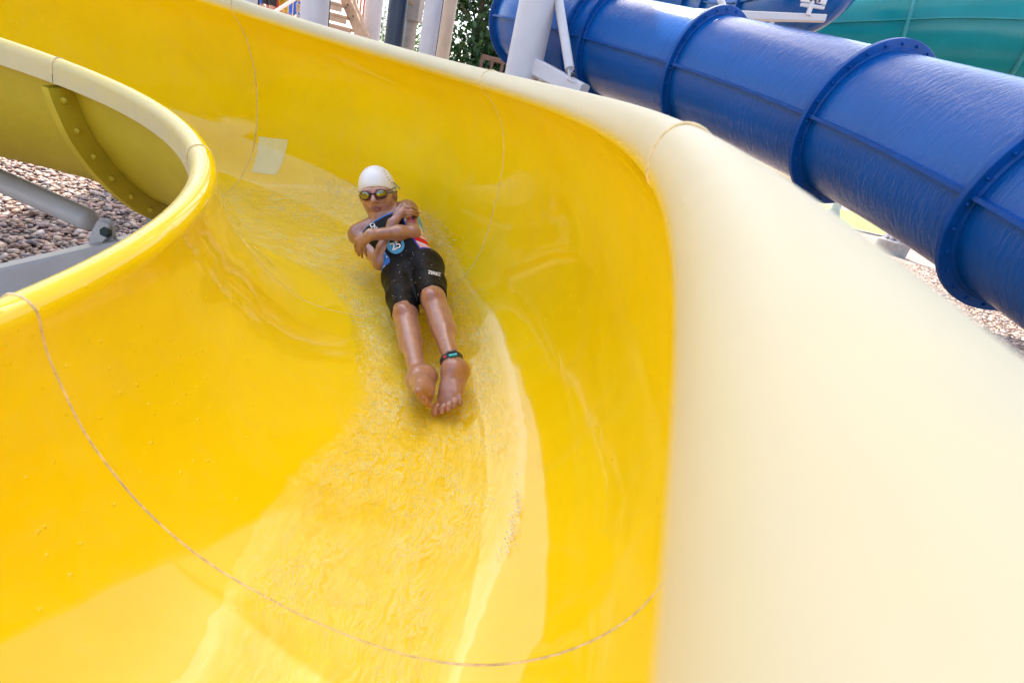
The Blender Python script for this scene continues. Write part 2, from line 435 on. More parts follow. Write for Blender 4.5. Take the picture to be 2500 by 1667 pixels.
yroot = empty('water_slide', (S * CX, S * CY, 0))
tag(yroot, 'open yellow fibreglass water slide bending around the gravel, boy riding in it', 'water slide')
SEAMS = [-1.572, -.81, -.048, .716, 1.47, 2.23, 2.99, 3.4]
def grid_faces(m, n, flip=False):
    i, j = np.meshgrid(np.arange(m - 1), np.arange(n - 1), indexing='ij'); a = (i * n + j).ravel()
    Q = np.stack([a, a + 1, a + n + 1, a + n], 1)
    return Q[:, ::-1] if flip else Q
ULO, UHI = None, None
def wetness(th, prof):
    """how many water beads cling to the wall, by place"""
    r = prof[None, :, 0]; z = prof[None, :, 1]; th = np.atleast_1d(th)[:, None]
    return np.clip(.30 * smooth01((z + 1.25) / .3) * smooth01((2.3 - r) / .3) * smooth01((.75 - th) / .4) + .16 * smooth01((z + 1.1) / .4) * smooth01((r - 2.8) / .2) + .0 * th, 0, 1)
for a, b in zip(SEAMS[:-1], SEAMS[1:]):
    m = max(8, int((b - a) / .0105)); th = np.linspace(a + .0012, b - .0012, m)
    V1 = flume_pts(th, PROF).reshape(-1, 3); V2 = flume_pts(th, BACK).reshape(-1, 3)
    Q1 = grid_faces(m, len(PROF)); Q2 = grid_faces(m, len(BACK), True) + len(V1)
    me = npmesh('flume_section', np.vstack([V1, V2]), np.vstack([Q1, Q2]))
    o = link('flume_section', me, [MAT['yellow_gelcoat'], MAT['yellow_fibreglass_back']], yroot)
    me.polygons.foreach_set('material_index', np.array([0] * len(Q1) + [1] * len(Q2), dtype=np.int32))
    fa = me.attributes.new('fade', 'FLOAT', 'POINT'); fa.data.foreach_set('value', np.concatenate([np.tile(FADE, m), np.zeros(len(V2))]).astype(np.float32))
    wa = me.attributes.new('wet', 'FLOAT', 'POINT'); wa.data.foreach_set('value', np.concatenate([wetness(th, PROF).ravel(), np.zeros(len(V2))]).astype(np.float32))
# caulked joints, bolted flanges on the back of each joint
bolt_me = None
def hexbolt(r, h):
    mb = MB(); n = 6
    V = [(r * math.cos(math.pi / 3 * i), r * math.sin(math.pi / 3 * i), zz) for zz in (0, h) for i in range(n)]
    V += [(0.45 * r * math.cos(math.pi / 3 * i), 0.45 * r * math.sin(math.pi / 3 * i), h * 1.9) for i in range(n)]
    F = [(i + k * n, (i + 1) % n + k * n, (i + 1) % n + (k + 1) * n, i + (k + 1) * n) for k in range(2) for i in range(n)] + [tuple(2 * n + i for i in range(n))]
    mb.add(V, F); return mesh('bolt', mb.V, mb.F)
ybolt = hexbolt(.012, .008); ybolt.materials.append(MAT['yellow_fibreglass_back'])
for a in SEAMS[1:-1]:
    pts = flume_pts(a, PROF[1:-1])[0]
    # joint line sits 1.5 mm proud, thinning and breaking as old sealant does
    cen = flume_pts(a, np.array([[2.41, -.57]]))[0, 0]
    rr = [.0024] * len(pts)
    pts = [Vector(p) + (Vector(p) - Vector(cen)).normalized() * .0012 for p in pts]
    mb = MB(); mb.tube(pts, rr, 6)
    mb.build('joint_sealant', MAT['caulk'], yroot, True)
    e1 = offset(inside, .022)[5:-6]; e2 = offset(inside, .022 + .125)[5:-6]
    e2[:, 1] = np.minimum(e2[:, 1], -.09); _in = e2[:, 0] < 1.9; e2[_in, 1] = np.minimum(e2[_in, 1], -.68); e1[_in, 1] = np.minimum(e1[_in, 1], -.68)
    _k = int(np.argmax(e1[:, 0] > 1.95)) if abs(a - .716) < .01 else 0; e1 = e1[_k:]; e2 = e2[_k:]
    V = []
    for th_ in (a - .020 / 1.6, a + .020 / 1.6):
        V.append(flume_pts(th_, e1)[0]); V.append(flume_pts(th_, e2)[0])
    n = len(e1); V = np.vstack(V); F = []
    for j in range(n - 1):
        for p_, q_ in ((0, 1), (3, 2), (1, 3)): F.append((p_ * n + j, p_ * n + j + 1, q_ * n + j + 1, q_ * n + j))
    fl = link('joint_flange', mesh('joint_flange', V, F), MAT['yellow_fibreglass_back'], yroot, False)
    mid = offset(inside, .022 + .07)[5:-6][_k:]
    seglen = np.concatenate([[0], np.cumsum(np.linalg.norm(np.diff(mid, axis=0), axis=1))])
    for sd in np.arange(.06, seglen[-1], .155):
        q = np.array([np.interp(sd, seglen, mid[:, 0]), np.interp(sd, seglen, mid[:, 1])])[None]
        for sgn in (-1, 1):
            p_ = Vector(flume_pts(a + sgn * .0128, q)[0, 0]); p2 = Vector(flume_pts(a + sgn * .05, q)[0, 0])
            o = bpy.data.objects.new('bolt', ybolt); COL.objects.link(o); o.parent = yroot
            o.matrix_parent_inverse = Matrix.Translation(yroot.location).inverted()
            o.matrix_world = Matrix.Translation(p_) @ (p2 - p_).to_track_quat('Z', 'Y').to_matrix().to_4x4()
            o.matrix_basis = o.matrix_world.copy()

def polar_prof(phi):
    """interior point at polar angle phi (deg) about the section centre"""
    d = inside - np.array([2.41, -.57]); ph = np.degrees(np.arctan2(d[:, 1], d[:, 0])); ph = np.where(ph > 100, ph - 360, ph); rr = np.hypot(d[:, 0], d[:, 1])
    o = np.argsort(ph); R_ = np.interp(phi, ph[o], rr[o]); a = np.radians(phi)
    return 2.41 + R_ * np.cos(a), -.57 + R_ * np.sin(a)
def on_wall(th, phi, lift=0.0):
    r, z = polar_prof(np.array([phi])); a = math.radians(phi); r = r - lift / S * math.cos(a); z = z - lift / S * math.sin(a)
    return flume_pts(th, np.stack([r, z], 1))[0, 0]
# pale repair patches, laid 1.5 mm proud of the gelcoat
def patch(corners, name, seed, lift=.0012, mat='pale_patch', rnd=False):
    c = np.array(corners, float); n = 14; V = []
    rr = random.Random(seed)
    for i in range(n):
        for j in range(n):
            u, v = i / (n - 1), j / (n - 1)
            if i in (0, n - 1) or j in (0, n - 1):
                u += rr.uniform(-.02, .02); v += rr.uniform(-.02, .02)
            if rnd:
                uu, vv = 2 * u - 1, 2 * v - 1; f_ = max(abs(uu), abs(vv)) / max(1e-6, math.hypot(uu, vv)); g_ = 1 + .18 * math.sin(3 * math.atan2(vv, uu) + 1) + .1 * math.sin(7 * math.atan2(vv, uu)); u, v = .5 + uu * f_ * g_ * .5, .5 + vv * f_ * g_ * .5
            q = (1 - u) * (1 - v) * c[0] + u * (1 - v) * c[1] + u * v * c[2] + (1 - u) * v * c[3]
            V.append(on_wall(q[0], q[1], lift))
    return link(name, npmesh(name, np.array(V), grid_faces(n, n)), MAT[mat], yroot)
tag(patch([(1.462, -21.2), (1.380, -17.9), (1.386, -37.9), (1.452, -41.5)], 'repair_patch', 1), 'pale yellow square repair patch on the slide wall')
patch([(0.018, -97), (0.026, -86), (-0.022, -84.5), (-0.022, -93.5)], 'repair_patch', 2, mat='underwater_patch', rnd=True)

# ------------------------------------------------------------------ water running down the flume
LB = [(1.9, -90), (1.6, -92), (1.42, -98), (1.207, -107), (1.094, -107), (1.032, -101), (.96, -95), (.893, -91), (.775, -92), (.647, -96), (.48, -101), (.345, -104), (.262, -107), (.178, -112), (.091, -115), (.041, -115), (-.021, -112.5), (-.077, -110.5), (-.124, -109), (-.3, -108), (-.9, -104)]
RB = [(1.9, -56), (1.6, -53), (1.499, -50.4), (1.42, -46.4), (1.286, -36), (1.124, -26.7), (1.005, -21), (.913, -20.6), (.832, -25.5), (.744, -34), (.645, -38.2), (.492, -43.7), (.404, -46), (.299, -49.1), (.219, -51.3), (.159, -53.5), (.105, -55), (.07, -57), (.04, -60.6), (0, -61.7), (-.034, -62.6), (-.082, -62.4), (-.3, -62), (-.9, -66)]
def mat_water():
    m = bpy.data.materials.new('water'); m.use_nodes = True; nt = m.node_tree; nt.nodes.clear(); MAT['water'] = m
    out = N(nt, 'ShaderNodeOutputMaterial'); tr = N(nt, 'ShaderNodeBsdfTransparent'); gl = N(nt, 'ShaderNodeBsdfGlossy'); mx = N(nt, 'ShaderNodeMixShader')
    fr = N(nt, 'ShaderNodeFresnel'); fr.inputs['IOR'].default_value = 1.42
    gl.inputs['Roughness'].default_value = 0.06; gl.inputs[0].default_value = (1, 1, 1, 1)
    tc = N(nt, 'ShaderNodeTexCoord'); mp = N(nt, 'ShaderNodeMapping'); mp.inputs['Scale'].default_value = (13, 42, 1); nt.links.new(tc.outputs['UV'], mp.inputs[0])
    n = tnoise(nt, 1.0, 5, 0.62, mp.outputs[0], 1.6)
    b0 = N(nt, 'ShaderNodeBump'); b0.inputs['Strength'].default_value = 1.0; b0.inputs['Distance'].default_value = 0.017; nt.links.new(n.outputs[0], b0.inputs['Height'])
    ea = N(nt, 'ShaderNodeAttribute', attribute_name='edge'); nt.links.new(ea.outputs['Fac'], b0.inputs['Strength'])
    n2 = tnoise(nt, 120, 4, 0.65, tc.outputs['Object'], 0.8)
    b = N(nt, 'ShaderNodeBump'); b.inputs['Distance'].default_value = 0.0015; nt.links.new(ea.outputs['Fac'], b.inputs['Strength']); nt.links.new(n2.outputs[0], b.inputs['Height']); nt.links.new(b0.outputs[0], b.inputs['Normal'])
    nt.links.new(b.outputs[0], gl.inputs['Normal']); nt.links.new(b.outputs[0], fr.inputs['Normal'])
    # froth streaks coloured as a painted net of caustic light lines
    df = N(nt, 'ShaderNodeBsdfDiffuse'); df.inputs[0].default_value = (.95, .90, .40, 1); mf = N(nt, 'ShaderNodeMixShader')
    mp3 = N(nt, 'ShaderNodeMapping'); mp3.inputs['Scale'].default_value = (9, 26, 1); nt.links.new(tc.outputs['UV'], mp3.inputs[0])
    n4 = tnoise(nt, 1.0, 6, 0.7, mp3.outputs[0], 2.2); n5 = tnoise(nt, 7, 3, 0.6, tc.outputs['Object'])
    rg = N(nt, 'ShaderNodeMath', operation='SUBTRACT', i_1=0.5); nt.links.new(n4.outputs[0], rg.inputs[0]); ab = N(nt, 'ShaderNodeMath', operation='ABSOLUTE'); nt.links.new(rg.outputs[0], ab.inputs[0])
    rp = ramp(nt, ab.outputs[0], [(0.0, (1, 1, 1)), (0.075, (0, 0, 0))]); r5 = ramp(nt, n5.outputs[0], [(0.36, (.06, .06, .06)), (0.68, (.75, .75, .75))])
    ff = N(nt, 'ShaderNodeMath', operation='MULTIPLY'); nt.links.new(rp.outputs[0], ff.inputs[0]); nt.links.new(r5.outputs[0], ff.inputs[1]); f2 = N(nt, 'ShaderNodeMath', operation='MULTIPLY'); nt.links.new(ff.outputs[0], f2.inputs[0]); fq = N(nt, 'ShaderNodeAttribute', attribute_name='froth_caustic'); nt.links.new(fq.outputs['Fac'], f2.inputs[1]); f2.use_clamp = True; ff = f2
    tv = ramp(nt, n.outputs[0], [(0.36, (.95, .94, .70)), (0.56, (1, 1, .97))]); nt.links.new(mixc(nt, ea.outputs['Fac'], (1, 1, 1), tv.outputs[0]), tr.inputs[0])  # darker refraction bands painted into the water tint by noise
    ge = N(nt, 'ShaderNodeNewGeometry'); inv = N(nt, 'ShaderNodeMath', operation='SUBTRACT', i_0=1.0); nt.links.new(ge.outputs['Backfacing'], inv.inputs[1])
    mu = N(nt, 'ShaderNodeMath', operation='MULTIPLY'); nt.links.new(fr.outputs[0], mu.inputs[0]); nt.links.new(inv.outputs[0], mu.inputs[1])
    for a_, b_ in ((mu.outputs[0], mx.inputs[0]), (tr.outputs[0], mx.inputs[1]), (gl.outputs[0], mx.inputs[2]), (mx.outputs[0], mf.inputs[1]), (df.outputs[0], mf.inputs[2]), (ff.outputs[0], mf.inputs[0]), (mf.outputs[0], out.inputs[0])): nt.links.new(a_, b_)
    return m
mat_water()
def water_grid():
    th = np.concatenate([np.linspace(-.55, -.05, 90), np.linspace(-.045, 1.0, 330), np.linspace(1.005, 1.85, 140)])
    nu = 150; u = np.linspace(0, 1, nu)
    lo = tab2(th, LB); hi = tab2(th, RB)
    # ragged edges
    for i, t in enumerate(th):
        lo[i] += 2.4 * noise.noise(Vector((t * 9, 3.1, 0))) + .9 * noise.noise(Vector((t * 110, 1.7, 0))) + 1.1 * noise.noise(Vector((t * 45, 7.1, 0)))
        hi[i] += 1.2 * noise.noise(Vector((t * 10, 9.1, 0))) + .7 * noise.noise(Vector((t * 60, 5.1, 0)))
    phi = lo[:, None] + (hi - lo)[:, None] * u[None]
    r, z = polar_prof(phi.ravel()); r = r.reshape(phi.shape); z = z.reshape(phi.shape)
    a = np.radians(phi)
    # film thickness: a few mm with running ripples, chop around the rider
    H = np.zeros(phi.shape)
    for i in range(len(th)):
        t = th[i]
        chop = math.exp(-((t - .62) / .42) ** 2)
        for j in range(nu):
            ph = phi[i, j]; s_ = ph / 57.3 * .5; l_ = t * 1.7
            w = noise.noise(Vector((l_ * 9, s_ * 22, 0))) * .55 + noise.noise(Vector((l_ * 24 + s_ * 20, s_ * 46, 4))) * .42 + noise.noise(Vector((l_ * 60, s_ * 70 + l_ * 20, 9))) * .26
            w2 = noise.noise(Vector((l_ * 13, s_ * 13, 21)))
            H[i, j] = w * (.0036 + .0040 * chop) + (abs(w2) - .2) * .004 * chop
    edge = smooth01(np.minimum(u, 1 - u)[None] * (hi - lo)[:, None] / 10.0)
    # water piled up along the rider's side and pushed off by his feet
    T_ = th[:, None]; U_ = u[None]
    H += .012 * np.exp(-((U_ - .86 + .25 * (T_ - .85)) / .045) ** 2 - ((T_ - .84) / .13) ** 2) + .006 * np.exp(-((U_ - .30) / .05) ** 2 - ((T_ - .72) / .16) ** 2)
    lift = (.0045 + H) * edge + .0006
    r = r - lift / S * np.cos(a); z = z - lift / S * np.sin(a)
    wi = None
    global WEDGE, WCAUSTIC; WEDGE = edge.ravel(); WCAUSTIC = (edge * (.60 + .40 * np.exp(-((th - .6) / .5) ** 2)[:, None])).ravel()
    V = np.zeros(phi.shape + (3,))
    for i in range(len(th)): V[i] = flume_pts(th[i], np.stack([r[i], z[i]], 1))[0]
    return V, th, nu
def tab2(x, L):
    L = sorted(L); return tab(x, [q[0] for q in L], [q[1] for q in L], 20)
WV, wth, wnu = water_grid()
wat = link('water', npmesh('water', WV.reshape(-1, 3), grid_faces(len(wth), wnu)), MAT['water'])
_we = wat.data.attributes.new('edge', 'FLOAT', 'POINT'); _we.data.foreach_set('value', WEDGE.astype(np.float32))
_wf = wat.data.attributes.new('froth_caustic', 'FLOAT', 'POINT'); _wf.data.foreach_set('value', WCAUSTIC.astype(np.float32))
_ul = wat.data.uv_layers.new(name='UVMap'); _vi = np.zeros(len(wat.data.loops), dtype=np.int32); wat.data.loops.foreach_get('vertex_index', _vi)
_uv = np.stack(np.meshgrid(wth * 1.7, np.linspace(0, .6, wnu), indexing='ij'), -1).reshape(-1, 2); _ul.data.foreach_set('uv', _uv[_vi].astype(np.float32).ravel())
tag(wat, 'thin sheet of rippling water running down the yellow slide', kind='structure')

# white foam and spray, plus beads imitating an edge highlight, one mass
def mat_foam():
    m, nt, p, out = nodes('foam')
    p.inputs['Base Color'].default_value = (.85, .86, .84, 1); p.inputs['Roughness'].default_value = 0.25
    p.inputs['Emission Strength'].default_value = 0.0
mat_foam()
def foam():
    bm = bmesh.new(); bmesh.ops.create_icosphere(bm, subdivisions=1, radius=1.0)
    V0 = np.array([v.co[:] for v in bm.verts]); F0 = np.array([[v.index for v in f.verts] for f in bm.faces]); bm.free()
    pts = []; rs = []
    R_ = random.Random(5)
    spots = [(1.23, -33, .06, 5, 150), (1.16, -29, .05, 3, 90), (1.05, -30, .04, 5, 50), (1.06, -40, .03, 5, 40),
             (.80, -90, .05, 3, 40), (.74, -88, .06, 3, 60), (.66, -92, .05, 3, 40), (.55, -92, .06, 3, 30), (.50, -97, .05, 3, 20), (.35, -90, .15, 10, 25), (.88, -33, .1, 6, 60), (.90, -26, .12, 3, 120), (.80, -32, .10, 3, 90), (.7, -42, .1, 5, 60), (.3, -55, .1, 6, 14),
             (.15, -54.5, .035, .7, 60), (.11, -56, .03, 1.0, 60), (.08, -58, .02, 1.2, 30)]  # these beads stand in for a bright highlight along the water edge
    for t, ph, st, sp, n in spots:
        for _ in range(int(n * 1.6)):
            r = R_.choice([.0005, .0007, .0010, .0014, .0020]) * R_.uniform(.7, 1.2)
            pts.append(on_wall(t + R_.gauss(0, st * .5), ph + R_.gauss(0, sp * .6), .006 + r * .3 + R_.random() ** 3 * .012)); rs.append(r)
    pts = np.array(pts); rs = np.array(rs)
    P = V0[None] * rs[:, None, None] * (1 + rng.normal(0, .1, (len(rs), len(V0), 1))) + pts[:, None]
    Fc = (F0[None] + (np.arange(len(rs)) * len(V0))[:, None, None]).reshape(-1, 3)
    tag(link('foam', npmesh('foam', P.reshape(-1, 3), Fc), MAT['foam']), 'white foam and spray drops around the rider, with beads as an edge highlight', 'foam', kind='stuff')
foam()

# ------------------------------------------------------------------ enclosed tube slides
def tube_slide(name, label, axis, R, joints, mat, rim_mat, seam_elev=-3.0, fl_w=.074, n=72, bolts=26, bolt_r=.0105, upmat=None):
    """axis: dense polyline (np array); joints: list of arclength positions (index floats) where bolted ring flanges sit"""
    A = np.array(axis); t = np.gradient(A, axis=0); t /= np.linalg.norm(t, axis=1)[:, None]
    X = np.cross(t, [0, 0, 1.0]); X /= np.linalg.norm(X, axis=1)[:, None]; Y = np.cross(X, t)
    root = empty(name, tuple(A[len(A) // 2])); tag(root, label, 'tube slide')
    L = np.concatenate([[0], np.cumsum(np.linalg.norm(np.diff(A, axis=0), axis=1))])
    def fr(s):
        return tuple(np.array([np.interp(s, L, M_[:, i]) for i in range(3)]) for M_ in (A, t, X, Y))
    bounds = [0.0] + list(joints) + [L[-1]]
    e = rad(seam_elev)
    for s0, s1 in zip(bounds[:-1], bounds[1:]):
        if s1 - s0 < .03: continue
        m = max(4, int((s1 - s0) / .06))
        for half, (a0, a1) in (('upper_shell', (e, math.pi - e)), ('lower_shell', (math.pi - e, 2 * math.pi + e))):
            V = []; uv = []
            ang = np.linspace(a0, a1, n // 2)
            for s_ in np.linspace(s0 + .002, s1 - .002, m):
                p, tt, x, y = fr(s_)
                for a in ang:
                    V.append(p + R * (x * math.cos(a) + y * math.sin(a))); uv.append((s_, a * R))
            me = npmesh(half, np.array(V), grid_faces(m, len(ang)))
            ul = me.uv_layers.new(name='UVMap'); vi = np.zeros(len(me.loops), dtype=np.int32); me.loops.foreach_get('vertex_index', vi)
            ul.data.foreach_set('uv', np.array(uv, dtype=np.float32)[vi].ravel())
            link(half, me, mat, root)
        for side in (0, 1):          # bolted ledge where the halves meet
            a = e if side == 0 else math.pi - e
            V = []; m2 = m
            for s_ in np.linspace(s0 + .004, s1 - .004, m2):
                p, tt, x, y = fr(s_); d = x * math.cos(a) + y * math.sin(a); w = np.cross(tt, d)
                for rr, ww in ((R - .004, .011), (R + .045, .011), (R + .045, -.011), (R - .004, -.011)): V.append(p + d * rr + w * ww)
            F = [(i * 4 + j, i * 4 + j + 1, (i + 1) * 4 + j + 1, (i + 1) * 4 + j) for i in range(m2 - 1) for j in range(3)]
            MB().add(V, F).build('seam_ledge', rim_mat, root)
    bm_ = hexbolt(bolt_r, bolt_r * .8); bm_.materials.append(rim_mat)
    for s_ in joints:
        V = []; nn = 96
        p, tt, x, y = fr(s_)
        sect = [(R - .003, -.034), (R + .012, -.034), (R + .02, -.02), (R + fl_w - .004, -.018), (R + fl_w, -.014), (R + fl_w, .014), (R + fl_w - .004, .018), (R + .02, .02), (R + .012, .034), (R - .003, .034)]
        k_ = len(sect)
        for i in range(nn):
            a = 2 * math.pi * i / nn; d = x * math.cos(a) + y * math.sin(a)
            for rr, off in sect: V.append(p + d * rr + tt * off)
        F = [(i * k_ + j, i * k_ + j + 1, ((i + 1) % nn) * k_ + j + 1, ((i + 1) % nn) * k_ + j) for i in range(nn) for j in range(k_ - 1)]
        fo = MB().add(V, F).build('ring_flange', rim_mat, root, True)
        for i in range(bolts):
            a = 2 * math.pi * (i + .5) / bolts; d = x * math.cos(a) + y * math.sin(a)
            for sg in (1, -1):
                o = bpy.data.objects.new('bolt', bm_); COL.objects.link(o); o.parent = fo
                o.matrix_basis = Matrix.Translation(Vector(p + d * (R + fl_w * .55) + tt * (.0185 * sg))) @ Vector(tt * sg).to_track_quat('Z', 'Y').to_matrix().to_4x4()
    return root

plain('blue_flange', (0.0, 0.060, 0.26), 0.35, 0, 0.2, 8, spec=0.2)
plain('turquoise_flange', (0.01, 0.24, 0.27), 0.35, 0, 0.15, 8)
# main blue tube: fitted curve, then a bend to the back behind the big column
_a, _b, _qx, _qz = -1.2496, -.2, -.0797, -.012
_d = np.array([math.cos(_a) * math.cos(_b), math.sin(_a) * math.cos(_b), math.sin(_b)]); _n = np.array([-math.sin(_a), math.cos(_a), 0])
def tube_axis(t): return np.array([2.298, 3.803, .377 + CAMZ]) + t * _d + t * t * (_qx * _n + _qz * np.array([0, 0, 1.0]))
pts = [tube_axis(t) for t in np.arange(2.4, -4.31, -.08)]
dv = pts[-1] - pts[-2]; ang = math.atan2(dv[1], dv[0]); p_ = pts[-1].copy()
for i in range(40):
    ang -= .08 / 1.25; p_ = p_ + np.array([math.cos(ang) * .08, math.sin(ang) * .08, .012]); pts.append(p_.copy())
blue_axis = np.array(pts)
_L = np.concatenate([[0], np.cumsum(np.linalg.norm(np.diff(blue_axis, axis=0), axis=1))])
_tpar = np.concatenate([np.arange(2.4, -4.31, -.08), -4.31 - .08 * np.arange(1, 41)])
def s_of(t): return float(np.interp(-t, -_tpar, _L))
tube_slide('tube_slide', 'large glossy blue tube slide with bolted ring flanges crossing behind the yellow rim', blue_axis, .5,
           [s_of(.98), s_of(-.53), s_of(-2.26), s_of(-3.5), s_of(-3.72), s_of(-5.0), s_of(-6.2)], MAT['blue_gelcoat'], MAT['blue_flange'])

def spline(ctrl, n=14):
    return catmull(np.array([tuple(c) for c in ctrl]), n)
b2 = spline([at(1560, -40, 11.5), at(1700, 0, 10.5), at(1800, 25, 9.4), at(1900, 18, 8.4), at(1985, -12, 7.7), at(2040, -90, 7.4), at(2050, -220, 7.5), at(2030, -380, 7.8)])
_l2 = np.linalg.norm(np.diff(b2, axis=0), axis=1).sum()
tube_slide('tube_slide', 'second blue tube slide bending upward at the top edge, held by a white arm', b2, .5, [_l2 * .12, _l2 * .26, _l2 * .36, _l2 * .52, _l2 * .70, _l2 * .88], MAT['blue_gelcoat'], MAT['blue_flange'], bolts=20)
_nL = np.array([.63, .78, 0])
tq = spline([np.array(at(1900, 62, 11.4)) + _nL, np.array(at(2092, 48, 10)) + _nL, np.array(at(2290, 36, 9.2)) + _nL, np.array(at(2500, 38, 8.6)) + _nL, np.array(at(2800, 60, 8.0)) + _nL, np.array(at(3200, 110, 7.6)) + _nL], 16)
_l3 = np.linalg.norm(np.diff(tq, axis=0), axis=1).sum()
tube_slide('tube_slide', 'wide turquoise green tube slide at the top right corner', tq, 1.0, [_l3 * f for f in (.05, .33, .55, .78)], MAT['turquoise_gelcoat'], MAT['turquoise_flange'], fl_w=.05, bolts=12)

# ------------------------------------------------------------------ big support column with arm and strut carrying the blue tube
colp = at(1293, 100, 5.55)
sup = empty('support_column', (colp.x, colp.y, 0))
tag(sup, 'thick pale grey steel column with arm and strut under the blue tube', 'column')
mb = MB(); mb.tube([(colp.x, colp.y, 0), (colp.x, colp.y, 9)], .195, 48); mb.build('column_post', MAT['steel_paint'], sup, True)
a0 = at(1322, 172, 5.5); a1 = at(1424, 226, 5.15)
mb = MB(); mb.bar(a0 - (a1 - a0).normalized() * .12, a1, .13, .17, w2=.13, h2=.15); mb.build('support_arm', MAT['steel_paint'], sup)
s0 = at(1352, -70, 5.42); s1 = at(1391, 170, 5.2)
mb = MB(); mb.tube([s0, s1], .048, 20); mb.build('strut', MAT['steel_paint'], sup, True)
mb = MB(); mb.bar(s1, at(1394, 195, 5.19), .05, .022); mb.bar(at(1387, 192, 5.19), at(1408, 203, 5.14), .05, .03); mb.build('strut_lug', MAT['steel_paint'], sup)
mb = MB(); mb.tube([at(1394, 183, 5.12), at(1402, 183, 5.12)], .022, 10); mb.build('pin', MAT['dark_bolt'], sup, True)
mb = MB(); mb.tube([(colp.x, colp.y, 0), (colp.x, colp.y, .03)], .32, 32); mb.build('base_plate', MAT['steel_paint'], sup)

# white arm and bracket under the second blue tube
br = empty('tube_bracket', tuple(at(1930, 42, 7.0)))
tag(br, 'white steel arm with slotted bracket plate holding the second blue tube', 'bracket')
mb = MB(); mb.bar(at(1640, 34, 7.3), at(2014, 46, 7.0), .16, .125, w2=.10, h2=.085); mb.build('arm', MAT['steel_paint'], br)
mb = MB(); mb.bar(at(1972, 40, 6.98), at(1986, -4, 6.98), .055, .055); mb.build('post', MAT['steel_paint'], br)
mb = MB(); mb.bar(at(1955, 12, 6.96), at(2012, 20, 6.96), .03, .04); mb.bar(at(1966, 6, 6.96), at(1970, -16, 6.96), .13, .02, up=_F); mb.bar(at(2004, 10, 6.96), at(2012, -14, 6.96), .13, .02, up=_F); mb.bar(at(1962, -10, 6.96), at(2012, -6, 6.96), .08, .02, up=_F); mb.build('bracket_plate', MAT['steel_paint'], br)
for k_ in range(3):
    mb = MB(); c0 = at(1982 + 10 * k_, -1 + 1.2 * k_, 6.93); mb.tube([c0, c0 + _F * .02], .014, 8); mb.build('bolt', MAT['dark_bolt'], br)
c0 = at(1885, 56, 7.05); mb = MB(); mb.bar(c0, c0 + Vector((0, 0, -.35)), .06, .06); mb.build('hanger', MAT['steel_paint'], br)
c0 = at(1738, -60, 7.25); mb = MB(); mb.tube([c0, at(1772, 36, 7.2)], .045, 12); mb.build('strut', MAT['steel_paint'], br, True)
mb = MB(); c0 = at(1640, 34, 7.3); mb.tube([(c0.x, c0.y, 0), (c0.x, c0.y, c0.z + .05)], .12, 24); mb.build('post_column', MAT['steel_paint'], br, True)

# ------------------------------------------------------------------ beam and strut under the yellow slide (left edge)
fr_ = empty('slide_support', tuple(at(150, 650, 2.2)))
tag(fr_, 'grey painted steel beam and round strut under the yellow slide by the gravel', 'support frame')
b0 = at(-420, 786, 2.05); b1 = at(420, 590, 2.28)
dv_ = (b1 - b0)
up_ = Vector((0, 0, 1)); bx = dv_.normalized().cross(up_).normalized()
mb = MB(); mb.bar(b0, b1, .12, .125, bev=.1); mb.build('beam', MAT['beam_paint'], fr_)
t0 = at(-300, 308, 2.25); t1 = at(214, 536, 2.26)
mb = MB(); _e = (t1 - t0).normalized(); mb.tube([t0, t1, t1 + _e * .012, t1 + _e * .022, t1 + _e * .027], [.05, .05, .045, .034, .016], 28); mb.build('strut', MAT['beam_paint'], fr_, True)
pl = t1 + (t1 - t0).normalized() * .02
top = at(248, 592, 2.235)
mb = MB()
poly = [at(217, 600, 2.22), at(279, 590, 2.22), at(276, 555, 2.22), at(268, 534, 2.22), at(245, 532, 2.22), at(240, 545, 2.22), at(222, 575, 2.22)]
mb.prism(poly, _F * -.004, _F * .014); mb.build('lug_plate', MAT['beam_paint'], fr_)
mb = MB(); mb.prism([at(218, 582, 2.2), at(250, 592, 2.2), at(272, 573, 2.2), at(268, 548, 2.2), at(240, 540, 2.2)], _F * -.006, _F * .006); mb.build('strut_eye', MAT['beam_paint'], fr_)
mb = MB(); c0 = at(254, 566, 2.175); mb.tube([c0, c0 + _F * .02], .0215, 6); mb.build('bolt_head', MAT['dark_bolt'], fr_)
# bracket tying the slide flange to the beam
mb = MB(); c0 = at(384, 494, 2.30)
mb.prism([at(372, 480, 2.3), at(404, 482, 2.3), at(400, 508, 2.3), at(372, 506, 2.3)], _F * -.006, _F * .012); mb.build('flange_clip', MAT['beam_paint'], fr_)
mb = MB(); mb.tube([at(385, 496, 2.285), at(385, 496, 2.305)], .016, 6); mb.build('bolt_head', MAT['dark_bolt'], fr_)
mb = MB(); c1 = at(375, 520, 2.42); mb.bar(c1, (c1.x, c1.y, .05), .05, .05); mb.build('leg', MAT['beam_paint'], fr_)
for q in (b0, at(330, 622, 2.25)):
    mb = MB(); mb.tube([(q.x, q.y, 0), (q.x, q.y, q.z)], .06, 16); mb.build('leg', MAT['beam_paint'], fr_, True)

